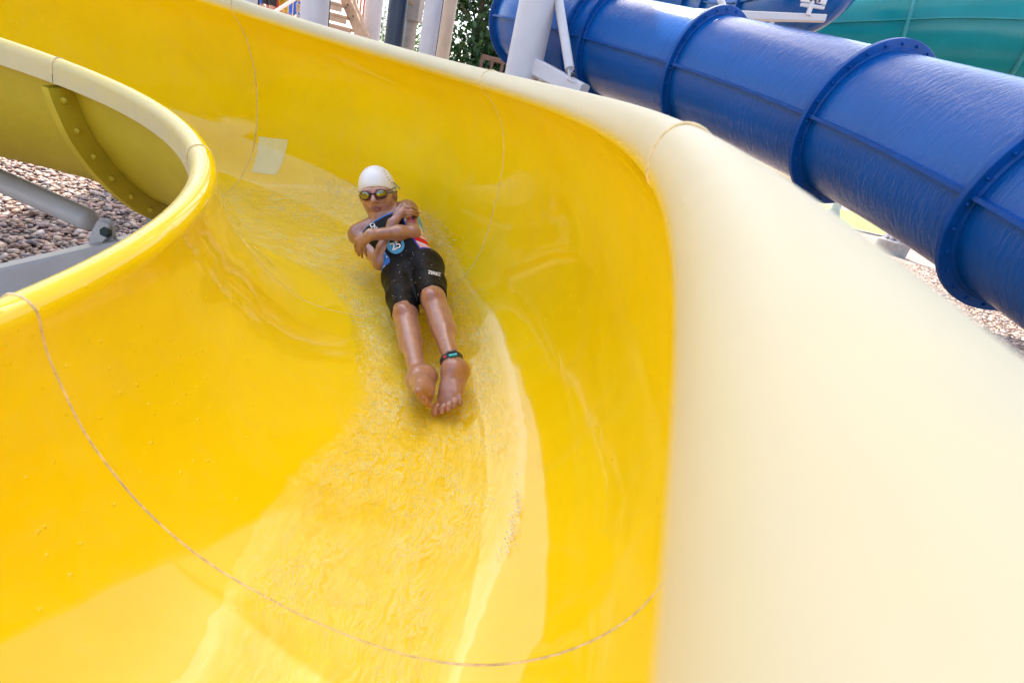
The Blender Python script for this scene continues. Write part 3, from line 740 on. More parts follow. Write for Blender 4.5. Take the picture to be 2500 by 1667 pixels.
# ------------------------------------------------------------------ slide tower behind (columns, stairs, added canopy out of the frame overhead)
tw = empty('slide_tower', (-2.5, 9.5, 0))
tag(tw, 'slide tower of pale steel columns with tan open stairs behind the slide', 'tower')
DZ = 11.0
def post(x, y, depth, r, mat, name='column', top=DZ, n=32):
    c = at(x, y, depth); m_ = MB(); m_.tube([(c.x, c.y, 0), (c.x, c.y, top)], r, n); return m_.build(name, mat, tw, True)
post(769, 20, 7.8, .205, MAT['steel_paint'])
post(911, 40, 10.2, .17, MAT['steel_paint'])
post(1053, 60, 8.4, .15, MAT['steel_paint'])
post(1087, 60, 9.0, .15, MAT['tan_rail'])
post(600, 10, 8.2, .17, MAT['steel_paint'])
post(628, 6, 9.0, .04, MAT['navy_paint'], 'drain_pipe')
post(967, 60, 9.0, .165, MAT['navy_paint'], 'riser_pipe')
post(1003, 60, 9.4, .115, MAT['concrete'], 'concrete_post')
c0 = at(1007, 24, 9.3); mb = MB(); mb.box((c0.x - .16, c0.y - .14, c0.z - .18), (c0.x + .16, c0.y + .14, c0.z + .6)); mb.build('post_collar', MAT['concrete'], tw)
mb = MB(); mb.bar(at(996, 4, 9.1), at(1008, 8, 9.1), .05, .05); mb.build('lamp_bracket', MAT['timber'], tw)
for x_, dpt in ((938, 9.6), (946, 9.6)): post(x_, 40, dpt, .012, MAT['white_paint'], 'thin_rod', DZ, 8)
for x_, dpt in ((803.5, 7.6), (1077, 8.25)): post(x_, 40, dpt, .008, MAT['navy_paint'], 'conduit', DZ, 8)
# added unseen canopy: blocks sun, brightens reflections; gap makes the tube's sun patch
for lo, hi in (((-5.6, 4.4, DZ), (-.45, 12.4, DZ)), ((-.45, 4.4, DZ), (2.4, 9.75, DZ)), ((-.45, 10.55, DZ), (2.4, 12.4, DZ)), ((.5, 9.75, DZ), (2.4, 10.55, DZ)), ((2.4, 4.4, DZ), (6.4, 12.4, DZ))):
    nx, ny = 10, 12; V = []
    for i in range(nx + 1):
        for j in range(ny + 1):
            x_ = lo[0] + (hi[0] - lo[0]) * i / nx; y_ = lo[1] + (hi[1] - lo[1]) * j / ny
            V.append((x_, y_, DZ + .10 * math.cos(x_ * .8) * math.cos(y_ * .7)))
    link('added_shade_canopy', npmesh('added_shade_canopy', np.array(V), grid_faces(nx + 1, ny + 1)), MAT['added_canopy_fabric'], tw)
for x_ in (-5.62, -2.9, -.5, 2.42, 6.42):
    mb = MB(); mb.bar((x_, 4.35, DZ - .18), (x_, 12.45, DZ - .18), .08, .12); mb.build('added_canopy_beam', MAT['added_canopy_steel'], tw)
for y_ in (4.4, 8.4, 12.4):
    mb = MB(); mb.bar((-5.6, y_, DZ - .31), (6.4, y_, DZ - .31), .08, .12); mb.build('added_canopy_beam', MAT['added_canopy_steel'], tw)
# open-riser stairs seen from behind
sA = at(838, -6, 10.0); 
e1, e2 = at(805, 0, 10.0), at(862, 0, 10.0)
for k_ in range(-3, 6):
    y_ = 24 + 27 * k_
    l = at(730, y_ - 9, 10.0 + .12 * (k_ - 2)); r_ = at(852 + 11 * k_, y_ + 7, 10.0 + .12 * (k_ - 2))
    r_.z = l.z
    mb = MB(); mb.bar(l, r_, .26, .045); mb.build('tread', MAT['timber'], tw)
    mb = MB(); mb.bar(l + Vector((0, -.10, -.075)), r_ + Vector((0, -.10, -.075)), .03, .09); mb.build('riser_board', MAT['timber'], tw)
mb = MB(); mb.bar(at(818, -60, 9.8), at(893, 112, 9.8), .05, .24); mb.build('stringer', MAT['timber'], tw)
mb = MB(); mb.bar(at(848, -40, 9.5), at(902, 96, 9.5), .04, .06); mb.build('stair_rail', MAT['timber'], tw)
for x_, y_ in ((848, 12), (856, 16), (862, 40), (868, 43), (880, 66), (886, 70)):
    c0 = at(x_, y_, 9.75); mb = MB(); mb.tube([c0, c0 + _F * .02], .014, 8); mb.build('bolt', MAT['dark_bolt'], tw)
for x_ in (872, 880, 888): post(x_, 20, 10.6, .022, MAT['post_red'], 'red_post', 6, 8)
# landing platform with railing where the queue stands
pz = at(650, 15, 12).z + .25
c0 = at(560, 60, 12); c1 = at(790, 60, 12)
mb = MB(); mb.box((c0.x - .8, c0.y - 1.2, pz - .95), (c1.x + .3, c1.y + .9, pz - .8)); mb.build('landing', MAT['timber'], tw)
LAND = pz - .8
r0, r1 = at(655, 40, 11.3), at(760, -27, 11.3)
mb = MB(); mb.tube([r0 - (r1 - r0) * .5, r1 + (r1 - r0) * .3], .035, 10); mb.build('hand_rail', MAT['white_paint'], tw, True)
mb = MB(); dn = Vector((0, 0, -.95)); mb.tube([r0 - (r1 - r0) * .5 + dn, r1 + (r1 - r0) * .3 + dn], .025, 8); mb.build('hand_rail', MAT['tan_rail'], tw, True)
for k_ in range(14):
    f_ = -.3 + k_ * .11; q = r0 + (r1 - r0) * f_; mb = MB(); mb.tube([q, q + dn], .012, 8); mb.build('baluster', MAT['tan_rail'], tw, True)

# ------------------------------------------------------------------ trees, building, lawn and footings far behind
def mat_leaf(name, c1, c2):
    m, nt, p, out = nodes(name)
    g = N(nt, 'ShaderNodeNewGeometry'); c = ramp(nt, g.outputs['Random Per Island'], [(0, c1), (1, c2)])
    nt.links.new(c.outputs[0], p.inputs['Base Color']); p.inputs['Roughness'].default_value = 0.45
    p.inputs['Transmission Weight'].default_value = 0.0
    tl = N(nt, 'ShaderNodeBsdfTranslucent'); nt.links.new(c.outputs[0], tl.inputs[0]); mx = N(nt, 'ShaderNodeMixShader', i_0=0.35)
    nt.links.new(p.outputs[0], mx.inputs[1]); nt.links.new(tl.outputs[0], mx.inputs[2]); nt.links.new(mx.outputs[0], out.inputs[0])
mat_leaf('leaf_dark', (0.025, 0.06, 0.02), (0.06, 0.13, 0.035)); mat_leaf('leaf_light', (0.07, 0.13, 0.03), (0.14, 0.22, 0.05))
plain('bark', (0.11, 0.08, 0.06), 0.9, 0, 0.3, 12, 0.5, 30)
def tree(x, y, h, rx, n, mat, label, group=None, z0=.18, seed=1, leaf=.13):
    g_ = np.random.default_rng(seed)
    root = empty('tree', (x, y, 0)); tag(root, label, 'tree', group)
    mb = MB(); mb.tube([(x, y, 0), (x + .05, y, h * .3), (x - .04, y + .03, h * .6), (x, y, h * .85)], [h * .03, h * .022, h * .014, h * .005], 10)
    cl = []
    for i in range(26):
        a = g_.uniform(0, 6.28); zz = h * g_.uniform(z0 + .05, .95); rr = rx * math.sqrt(max(.05, 1 - ((zz / h - .5) / .55) ** 2)) * g_.uniform(.35, .95)
        c = np.array([x + rr * math.cos(a), y + rr * math.sin(a), zz]); cl.append(c)
        mb.tube([(x, y, zz * .75), tuple((c + [x, y, zz * .75]) / 2 + [0, 0, .1]), tuple(c)], [h * .008, h * .005, h * .002], 5)
    mb.build('trunk', MAT['bark'], root, True)
    k_ = g_.integers(0, len(cl), n); C = np.array(cl)[k_] + g_.normal(0, 1, (n, 3)) * np.array([rx * .23, rx * .23, h * .055])
    C[:, 2] = np.maximum(C[:, 2], .1)
    u = g_.normal(0, 1, (n, 3)); u /= np.linalg.norm(u, axis=1)[:, None]; w = np.cross(u, g_.normal(0, 1, (n, 3))); w /= np.linalg.norm(w, axis=1)[:, None]
    s_ = leaf * g_.uniform(.6, 1.3, (n, 1)); u *= s_; w *= s_ * .6
    V = np.stack([C - u, C + w, C + u, C - w], 1).reshape(-1, 3); Q = np.arange(n * 4).reshape(-1, 4)
    link('crown', npmesh('crown', V, Q), mat, root, False)
q = at(1160, 120, 24); tree(q.x, q.y, 9.5, 2.3, 15000, MAT['leaf_dark'], 'dark green leafy tree seen left of the blue tube, behind the columns', seed=3, z0=.12)
q = at(1000, 110, 34); tree(q.x, q.y, 8, 2.4, 2500, MAT['leaf_light'], 'light green tree glimpsed in the gap between the columns', seed=5)
q = at(1195, 190, 17); tree(q.x, q.y, 2.1, .8, 3500, MAT['leaf_light'], 'small bright green shrub below the dark tree', seed=8, z0=.05, leaf=.06)
q = at(1445, 246, 22); tree(q.x, q.y, 1.9, 1.0, 3000, MAT['leaf_light'], 'low green bush under the blue tube next to the arm', seed=9, z0=.05, leaf=.07)
# small building with gable
q = at(1362, 215, 30)
bl = empty('building', (q.x, q.y, 0)); tag(bl, 'small tan stucco building seen between the grey column and the arm', 'building')
x0, x1, y0, y1, hz = q.x - 3.2, q.x + 2.8, q.y, q.y + 5, q.z + .2
mb = MB(); mb.box((x0, y0, 0), (x1, y1, hz)); mb.build('wall', MAT['stucco'], bl)
mb = MB(); mb.prism([Vector((x0 - .3, y0 - .4, hz + .002)), Vector((x0 - .3, y1 + .3, hz + .002)), Vector((x0 - .3, (y0 + y1) / 2, hz + 1.4))], (0, 0, 0), (x1 - x0 + .6, 0, 0)); mb.build('roof', MAT['roof_grey'], bl)
mb = MB(); mb.box((x0 - .3, y0 - .45, hz - .08), (x1 + .3, y0 - .40, hz + .06)); mb.build('fascia', MAT['white_paint'], bl)
mb = MB(); mb.box((q.x + .05, y0 - .06, 0), (q.x + .2, y0 - .003, hz - .1)); mb.build('corner_trim', MAT['white_paint'], bl)
q = at(1372, 216, 20)
um = empty('parasol', (q.x, q.y, 0)); tag(um, 'small white parasol in front of the tan building', 'parasol')
mb = MB(); n_ = 10; V = [(q.x, q.y, q.z + .1)] + [(q.x + .75 * math.cos(2 * math.pi * i / n_), q.y + .75 * math.sin(2 * math.pi * i / n_), q.z - .22) for i in range(n_)]
mb.add(V, [(0, 1 + i, 1 + (i + 1) % n_) for i in range(n_)]); mb.build('canopy', MAT['white_paint'], um, fix=False)
mb = MB(); mb.tube([(q.x, q.y, 0), (q.x, q.y, q.z + .08)], .025, 8); mb.build('pole', MAT['white_paint'], um, True)
# brown fence by the shrub
q0, q1 = at(1205, 146, 20), at(1250, 158, 20)
fe = empty('fence', (q0.x, q0.y, 0)); tag(fe, 'brown timber fence beside the dark tree', 'fence')
for k_ in range(4):
    a_ = q0 + (q1 - q0) * (-.6 + .55 * k_); mb = MB(); mb.bar((a_.x, a_.y, 0), (a_.x, a_.y, q0.z + .05), .1, .1); mb.build('post', MAT['timber_red'], fe)
for zz in (q0.z, q0.z - .45, q0.z - .9):
    mb = MB(); mb.bar((q0 - (q1 - q0) * .6).xy.to_3d() + Vector((0, -.07, zz)), (q1 + (q1 - q0) * .5).xy.to_3d() + Vector((0, -.07, zz)), .03, .16); mb.build('rail', MAT['timber_red'], fe)
# lawn
def mat_grass():
    m, nt, p, out = nodes('grass')
    tc = N(nt, 'ShaderNodeTexCoord'); n = tnoise(nt, 3, 6, 0.7, tc.outputs['Object']); r = ramp(nt, n.outputs[0], [(0.35, (0.08, 0.13, 0.02)), (0.65, (0.20, 0.27, 0.045))])
    nt.links.new(r.outputs[0], p.inputs['Base Color']); p.inputs['Roughness'].default_value = 0.8
    b = tnoise(nt, 40, 3, 0.7, tc.outputs['Object']); bump(nt, p, b.outputs[0], 0.8, 0.05)
mat_grass()
g0, g1 = ground_pt(1960, 537), ground_pt(2160, 580)
gd = (g1 - g0).normalized(); gn = Vector((-gd.y, gd.x, 0))
A_, B_ = g0 - gd * 40, g1 + gd * 40
mb = MB(); mb.add([A_ + Vector((0, 0, .004)), B_ + Vector((0, 0, .004)), B_ + gn * 60 + Vector((0, 0, .004)), A_ + gn * 60 + Vector((0, 0, .004))], [(0, 1, 2, 3)])
tag(mb.build('lawn', MAT['grass'], fix=False), 'sunlit green lawn beyond the gravel', kind='structure')
mb = MB(); mb.bar(A_ + Vector((0, 0, .06)), B_ + Vector((0, 0, .06)), .2, .12); tag(mb.build('kerb', MAT['concrete']), 'pale concrete edging along the lawn', kind='structure')
# gusseted column footings under the blue tube
def footing(x, y, zp, label, rcol):
    d = _F + ((x - 1250) / FPX) * _R - ((y - 833.5) / FPX) * _U; q = CAM + d * ((zp - CAMZ) / d.z)
    ft = empty('steel_footing', (q.x, q.y, 0)); tag(ft, label, 'footing')
    mb = MB(); mb.tube([(q.x, q.y, 0), (q.x, q.y, zp - .04)], .62, 32); mb.build('concrete_pier', MAT['concrete'], ft, True)
    mb = MB(); mb.tube([(q.x, q.y, zp - .039), (q.x, q.y, zp)], .52, 32); mb.build('base_plate', MAT['steel_paint'], ft, True)
    mb = MB(); mb.tube([(q.x, q.y, zp + .001), (q.x, q.y, 5.5)], rcol, 32); mb.build('column', MAT['steel_paint'], ft, True)
    for k_ in range(10):
        a = 2 * math.pi * k_ / 10; c, s_ = math.cos(a), math.sin(a); o_ = Vector((-s_, c, 0)) * .012
        P_ = [Vector((q.x + c * rcol, q.y + s_ * rcol, zp + .002)), Vector((q.x + c * .5, q.y + s_ * .5, zp + .002)), Vector((q.x + c * .48, q.y + s_ * .48, zp + .08)), Vector((q.x + c * rcol, q.y + s_ * rcol, zp + .5))]
        mb = MB(); mb.prism(P_, -o_, o_); mb.build('gusset', MAT['steel_paint'], ft)
        a += math.pi / 10; mb = MB(); mb.tube([(q.x + .42 * math.cos(a), q.y + .42 * math.sin(a), zp), (q.x + .42 * math.cos(a), q.y + .42 * math.sin(a), zp + .08)], .03, 6); mb.build('anchor_bolt', MAT['dark_bolt'], ft)
footing(2185, 588, .55, 'gusseted steel column footing on the pale gravel under the blue tube', .26)
footing(2030, 530, .3, 'distant steel column footing by the lawn, half hidden by the rim', .3)

# ------------------------------------------------------------------ figures: signed-distance bodies meshed with surface nets
def A3(v): return np.array(tuple(v), dtype=np.float32)
class SDF:
    def __init__(s, lo, hi, h):
        s.lo = np.array(lo, np.float32); s.h = h
        s.n = np.ceil((np.array(hi) - np.array(lo)) / h).astype(int) + 1
        s.D = np.full(s.n, .2, np.float32)
    def copy(s):
        o = SDF.__new__(SDF); o.lo = s.lo; o.h = s.h; o.n = s.n; o.D = s.D.copy(); return o
    def region(s, lo, hi, pad=.05):
        a = np.clip(np.floor((np.array(lo) - pad - s.lo) / s.h).astype(int), 0, s.n - 1); b = np.clip(np.ceil((np.array(hi) + pad - s.lo) / s.h).astype(int) + 1, 1, s.n)
        sl_ = tuple(slice(i, j) for i, j in zip(a, b))
        ax = [s.lo[i] + s.h * np.arange(a[i], b[i], dtype=np.float32) for i in range(3)]
        return sl_, ax[0][:, None, None], ax[1][None, :, None], ax[2][None, None, :]
    def put(s, sl_, d, k, sub=False):
        a = s.D[sl_]
        if sub:
            d = -d; h = np.maximum(k - np.abs(a - d), 0) / k; s.D[sl_] = np.maximum(a, d) + h * h * k * .25
        else:
            h = np.maximum(k - np.abs(a - d), 0) / k; s.D[sl_] = np.minimum(a, d) - h * h * k * .25
    def cone(s, a, b, ra, rb, k=.02, sub=False):
        a = A3(a); b = A3(b); r = max(ra, rb)
        sl_, x, y, z = s.region(np.minimum(a, b) - r, np.maximum(a, b) + r)
        ba = b - a; q = float(ba @ ba) + 1e-12
        t = np.clip(((x - a[0]) * ba[0] + (y - a[1]) * ba[1] + (z - a[2]) * ba[2]) / q, 0, 1)
        d = np.sqrt((x - a[0] - t * ba[0]) ** 2 + (y - a[1] - t * ba[1]) ** 2 + (z - a[2] - t * ba[2]) ** 2) - (ra + (rb - ra) * t)
        s.put(sl_, d, k, sub)
    def ell(s, c, M, r, k=.02, sub=False):
        """M: 3x3 rows = local axes in world"""
        c = A3(c); M = np.array(M, np.float32); R_ = max(r)
        sl_, x, y, z = s.region(c - R_, c + R_)
        l = [((x - c[0]) * M[i, 0] + (y - c[1]) * M[i, 1] + (z - c[2]) * M[i, 2]) for i in range(3)]
        k0 = np.sqrt(sum((l[i] / r[i]) ** 2 for i in range(3))); k1 = np.sqrt(sum((l[i] / r[i] ** 2) ** 2 for i in range(3))) + 1e-9
        s.put(sl_, k0 * (k0 - 1) / k1, k, sub)
    def half(s, p, n):
        """keep the side where (x-p).n < 0"""
        p = A3(p); n = A3(n); sl_, x, y, z = s.region(s.lo, s.lo + s.h * s.n)
        s.D = np.maximum(s.D, (x - p[0]) * n[0] + (y - p[1]) * n[1] + (z - p[2]) * n[2])
    def mesh(s):
        D = s.D; neg = D < 0; n = D.shape
        c = np.zeros(tuple(i - 1 for i in n), np.int8)
        for dx in (0, 1):
            for dy in (0, 1):
                for dz in (0, 1): c += neg[dx:n[0] - 1 + dx, dy:n[1] - 1 + dy, dz:n[2] - 1 + dz]
        act = np.argwhere((c > 0) & (c < 8)); idx = np.full(c.shape, -1, np.int32); idx[tuple(act.T)] = np.arange(len(act))
        P = np.zeros((len(act), 3)); W = np.zeros(len(act))
        corners = [(0, 0, 0), (1, 0, 0), (0, 1, 0), (1, 1, 0), (0, 0, 1), (1, 0, 1), (0, 1, 1), (1, 1, 1)]
        vals = [D[tuple((act + np.array(o)).T)] for o in corners]
        for i in range(8):
            for ax in range(3):
                if corners[i][ax] == 0:
                    j = i + (1, 2, 4)[ax]; a, b = vals[i], vals[j]; m = (a < 0) != (b < 0)
                    t = np.where(m, a / np.where(m, a - b, 1), 0)
                    q = np.array(corners[i], float)[None] + 0 * P; q[:, ax] = t
                    P[m] += q[m]; W[m] += 1
        V = s.lo + s.h * (act + P / W[:, None])
        Q = []
        for ax in range(3):
            u, v = (ax + 1) % 3, (ax + 2) % 3
            a = np.take(neg, range(0, n[ax] - 1), axis=ax); b = np.take(neg, range(1, n[ax]), axis=ax)
            e = np.argwhere(a != b)
            e = e[(e[:, u] > 0) & (e[:, v] > 0) & (e[:, u] < n[u] - 1) & (e[:, v] < n[v] - 1)]
            fl = a[tuple(e.T)]
            du = np.zeros(3, int); du[u] = 1; dvv = np.zeros(3, int); dvv[v] = 1
            q = np.stack([idx[tuple((e - du - dvv).T)], idx[tuple((e - dvv).T)], idx[tuple(e.T)], idx[tuple((e - du).T)]], 1)
            q[~fl] = q[~fl][:, ::-1]; Q.append(q)
        return V, np.vstack(Q)

def relax(V, Q, it=2, lam=.5):
    """light Laplacian smoothing"""
    E = np.vstack([Q[:, [0, 1]], Q[:, [1, 2]], Q[:, [2, 3]], Q[:, [3, 0]]]); E = np.vstack([E, E[:, ::-1]])
    for _ in range(it):
        A_ = np.zeros_like(V); c = np.bincount(E[:, 0], minlength=len(V)).astype(float)
        for i in range(3): A_[:, i] = np.bincount(E[:, 0], V[E[:, 1], i], len(V))
        V = V + lam * (A_ / np.maximum(c, 1)[:, None] - V)
    return V
def unit(v): v = np.array(v, float); return v / np.linalg.norm(v)
def pd(x, y, dist):
    """world point on the photo ray (x, y of the 2352 px view) at that distance from the lens"""
    v = np.array(_F) + ((x * 2500 / 2352 - 1250) / FPX) * np.array(_R) - ((y * 2500 / 2352 - 833.5) / FPX) * np.array(_U)
    return np.array([0, 0, CAMZ]) + dist * v / np.linalg.norm(v)
def setcol(me, C, name='tint'):
    ca = me.color_attributes.new(name, 'FLOAT_COLOR', 'POINT'); ca.data.foreach_set('color', np.concatenate([C, np.ones((len(C), 1))], 1).astype(np.float32).ravel())

def mat_skin():
    m, nt, p, out = nodes('skin')
    a = N(nt, 'ShaderNodeAttribute', attribute_name='tint'); tc = N(nt, 'ShaderNodeTexCoord')
    n = tnoise(nt, 40, 4, 0.6, tc.outputs['Object']); r = ramp(nt, n.outputs[0], [(0.3, (.84, .80, .78)), (0.7, (1.10, 1.08, 1.08))])
    nt.links.new(mixc(nt, 1.0, a.outputs['Color'], r.outputs[0], 'MULTIPLY'), p.inputs['Base Color'])
    p.inputs['Roughness'].default_value = 0.33; p.inputs['Subsurface Weight'].default_value = 0.04; p.inputs['Coat Weight'].default_value = 0.6; p.inputs['Coat Roughness'].default_value = 0.16; p.inputs['Subsurface Scale'].default_value = 0.012
    p.inputs['Subsurface Radius'].default_value = (1, .35, .2)
    b = tnoise(nt, 220, 3, 0.6, tc.outputs['Object']); bump(nt, p, b.outputs[0], 0.15, 0.003)
def mat_suit():
    m, nt, p, out = nodes('suit_fabric')
    a = N(nt, 'ShaderNodeAttribute', attribute_name='tint'); tc = N(nt, 'ShaderNodeTexCoord')
    nt.links.new(a.outputs['Color'], p.inputs['Base Color']); p.inputs['Roughness'].default_value = 0.5; p.inputs['Specular IOR Level'].default_value = 0.14
    b = tnoise(nt, 320, 2, 0.6, tc.outputs['Object']); b1 = bump(nt, p, b.outputs[0], 0.25, 0.002)
    w = tnoise(nt, 26, 3, 0.55, tc.outputs['Object'], 1.0); bump(nt, p, w.outputs[0], 0.35, 0.008, b1)
mat_skin(); mat_suit()
plain('cap_silicone', (0.80, 0.80, 0.82), 0.28, 0, 0.02, 8, 0.06, 30)
plain('goggle_frame', (0.05, 0.02, 0.03), 0.25, 0, 0.2, 20)
plain('goggle_gasket', (0.25, 0.03, 0.06), 0.35, 0, 0.2, 20)
plain('goggle_strap', (0.10, 0.17, 0.24), 0.45, 0, 0.1, 20)
plain('goggle_lens', (0.26, 0.25, 0.14), 0.06, 1.0, 0.25, 60)
plain('band_black', (0.015, 0.015, 0.018), 0.5, 0, 0.2, 30)
plain('band_cyan', (0.02, 0.42, 0.62), 0.35, 0, 0.1, 30)
plain('print_red', (0.50, 0.02, 0.03), 0.5, 0, 0.1, 30)
plain('print_white', (0.80, 0.80, 0.80), 0.5, 0, 0.03, 30)
plain('print_cyan', (0.05, 0.30, 0.58), 0.5, 0, 0.05, 30)
plain('trim_blue', (0.03, 0.19, 0.62), 0.5, 0, 0.1, 30)
plain('tattoo_red', (0.40, 0.07, 0.07), 0.45, 0, 0.2, 60)
plain('tattoo_dark', (0.10, 0.05, 0.10), 0.45, 0, 0.2, 60)

Rr, Uu, Bb = np.array(_R), np.array(_U), -np.array(_F)

def boy():
    H = .0030
    kneeL, ankL, hipL = pd(996, 691, 1.775), pd(1044, 850, 1.555), np.array((-.392, 1.900, 1.095))
    kneeR, ankR, hipR = pd(932, 726, 1.785), pd(963, 873, 1.54), np.array((-.480, 1.862, 1.040))
    mh = (hipL + hipR) / 2; Nb = np.array((-.635, 2.13, 1.18))
    shL, shR = np.array((-.568, 2.170, 1.232)), np.array((-.732, 2.085, 1.103))
    spine = unit(Nb - mh); sh = unit(shL - shR); sh = unit(sh - spine * (sh @ spine)); front = unit(np.cross(sh, spine))
    if front[2] < 0: front = -front
    g = SDF((-.86, 1.08, .82), (-.02, 2.36, 1.50), H)
    # --- torso and thighs (kept apart first: the suit is grown from it)
    def T(u, v, w): return mh + spine * u + sh * v + front * w
    g.cone(hipL, hipR, .056, .056, .03)
    g.cone(T(-.01, .03, -.01), T(-.01, -.035, -.01), .064, .062, .03)
    g.cone(T(.0, .045, .0), T(.12, .038, .012), .055, .054, .03); g.cone(T(.0, -.042, .0), T(.12, -.038, .012), .055, .054, .03)
    g.cone(T(.12, .040, .012), T(.24, .056, .012), .054, .062, .03); g.cone(T(.12, -.040, .012), T(.24, -.056, .012), .054, .062, .03)
    g.cone(T(.10, 0, .02), T(.25, 0, .022), .058, .064, .03)
    g.cone(T(.25, .055, .008), T(.305, .075, .0), .058, .042, .03); g.cone(T(.25, -.055, .008), T(.305, -.075, .0), .058, .042, .03)
    g.cone(shL * .86 + Nb * .14, Nb, .040, .044, .03); g.cone(shR * .86 + Nb * .14, Nb, .040, .044, .03)
    for hp, kn, an in ((hipL, kneeL, ankL), (hipR, kneeR, ankR)):
        g.cone(hp, hp * .45 + kn * .55, .060, .053, .025); g.cone(hp * .45 + kn * .55, kn, .053, .042, .015)
    suit = g.copy()
    # --- lower legs
    for kn, an, sd in ((kneeL, ankL, 1), (kneeR, ankR, -1)):
        d = unit(an - kn); up = unit(front - d * (front @ d)); lat = np.cross(d, up)
        g.ell(kn + up * .012 + d * .004, [d, lat, up], (.036, .033, .042), .010)             # kneecap
        g.cone(kn - d * .02 + up * .030 - lat * .012, kn - d * .02 + up * .030 + lat * .012, .016, .016, .008)
        g.cone(kn, kn + d * .06 - up * .004, .040, .038, .015)
        lo_ = lat * (1 if (lat @ Rr) * sd > 0 else -1) * .006
        g.cone(kn + d * .055 - up * .014 + lo_, kn + d * .145 - up * .012 + lo_, .038, .038, .015)            # calf
        g.cone(kn + d * .10, an, .034, .0235, .02)
        g.cone(kn + d * .05 + up * .006, an - d * .03 + up * .004, .026, .019, .015)           # shin
        for s_ in (-1, 1): g.ell(an + lat * .020 * s_ - d * .004, [d, lat, up], (.015, .013, .015), .012)
    # --- feet
    def foot(an, fwd, lat, right):
        fs, ws = (.82, .82) if right else (.88, .90)
        fwd = unit(fwd); lat = unit(lat - fwd * (lat @ fwd)); up = np.cross(lat, fwd) if right else np.cross(fwd, lat)
        o = an - fwd * .034 * fs - up * .050 * ws                          # sole under the heel
        def L(x, y, z): return o + fwd * x * fs + lat * y * ws + up * z * ws
        g.cone(L(.006, 0, .028), L(.03, 0, .045), .029, .030, .02); g.cone(an, L(.03, 0, .040), .027, .030, .02)
        g.cone(L(.032, -.004, .055), L(.11, -.012, .030), .031, .022, .025); g.cone(L(.02, .008, .025), L(.12, .020, .018), .025, .018, .02)
        g.cone(L(.09, -.014, .027), L(.150, -.022, .019), .023, .019, .02); g.cone(L(.1, .006, .024), L(.145, .004, .017), .020, .016, .02)
        ys = (-.030, -.010, .006, .020, .033); tip = (.205, .203, .195, .184, .171); rt = (.0125, .0088, .0084, .0080, .0078); base = (.150, .152, .148, .141, .132)
        for y_, t_, r_, b_ in zip(ys, tip, rt, base):
            sp = 1.30; m_ = (b_ + t_) / 2
            g.cone(L(b_, y_, .016), L(m_ + .004, y_ * sp, .021), r_, r_ * .95, .003); g.cone(L(m_ + .004, y_ * sp, .021), L(t_ - r_, y_ * sp * 1.02, .013), r_ * .95, r_, .003)
        return L, fwd, lat, up
    tL = pd(1004, 946, 1.44) ; foot(ankL, tL - ankL, .90 * Rr + .42 * Uu, False)
    tR = pd(950, 934, 1.42); foot(ankR, tR - ankR, .36 * Rr - .93 * Uu, True)
    # --- neck, head
    hc = pd(867, 444, 2.30)
    fh = unit(np.array([0, 0, CAMZ]) - hc); fh = unit(fh - .20 * Rr - .05 * Uu); uh = Uu - .10 * Rr; uh = unit(uh - fh * (uh @ fh)); rh = np.cross(uh, fh)   # rh: image right
    def Hd(x, y, z): return hc + rh * x + uh * y + fh * z
    HM = [rh, uh, fh]
    g.cone(Nb - spine * .02, Hd(0, -.055, -.018), .046, .043, .02)
    hs = SDF(g.lo, g.lo + g.h * (g.n - 1), H)
    hs.ell(Hd(0, .022, -.012), HM, (.0695, .083, .088), .02)
    head_only = hs.copy()
    g.ell(Hd(0, .022, -.012), HM, (.0695, .083, .088), .02)
    g.ell(Hd(0, -.030, .022), HM, (.057, .062, .060), .03)
    g.ell(Hd(.028, -.034, .036), HM, (.028, .030, .036), .02); g.ell(Hd(-.028, -.034, .036), HM, (.028, .030, .036), .02)   # cheeks
    g.ell(Hd(0, -.090, .046), HM, (.025, .020, .026), .02)                                                   # chin
    g.cone(Hd(.045, -.055, .0), Hd(.013, -.093, .040), .018, .016, .02); g.cone(Hd(-.045, -.055, .0), Hd(-.013, -.093, .040), .018, .016, .02)
    g.cone(Hd(0, .010, .080), Hd(0, -.022, .098), .0080, .0115, .010); g.ell(Hd(0, -.026, .100), HM, (.0115, .0095, .012), .006)
    for s_ in (-1, 1):
        g.ell(Hd(.0105 * s_, -.030, .088), HM, (.0075, .0065, .009), .005)
        g.ell(Hd(.031 * s_, -.002, .086), HM, (.020, .013, .014), .012, True)                                       # eye sockets
        g.cone(Hd(.014 * s_, .016, .081), Hd(.046 * s_, .014, .068), .008, .007, .012)                               # brow
    g.ell(Hd(0, -.0525, .079), HM, (.0225, .0056, .0100), .005); g.ell(Hd(0, -.0615, .0775), HM, (.0185, .0066, .0100), .005)
    g.cone(Hd(-.019, -.0570, .0835), Hd(.019, -.0570, .0835), .0018, .0018, .003, True)
    for s_ in (-1, 1): g.ell(Hd(.070 * s_, -.008, -.012), HM, (.010, .028, .018), .008)
    # --- arms
    elL = pd(949, 534, 2.075); wrL = pd(851, 539, 2.015); elR = pd(872, 604, 2.075); wrR = pd(902, 513, 2.105)
    for s0_, e0, w0 in ((shL, elL, wrL), (shR, elR, wrR)):
        a = SDF(g.lo, g.lo + g.h * (g.n - 1), H)
        a.cone(s0_, s0_ * .6 + e0 * .4, .039, .034, .02); a.cone(s0_ * .6 + e0 * .4, e0, .034, .0275, .015)
        a.cone(e0, e0 * .65 + w0 * .35, .0275, .029, .012); a.cone(e0 * .65 + w0 * .35, w0, .029, .0195, .015)
        a.ell(w0, [Rr, Uu, Bb], (.0205, .0205, .0205), .01)
        h = np.maximum(.006 - np.abs(g.D - a.D), 0) / .006; g.D = np.minimum(g.D, a.D) - h * h * .0015
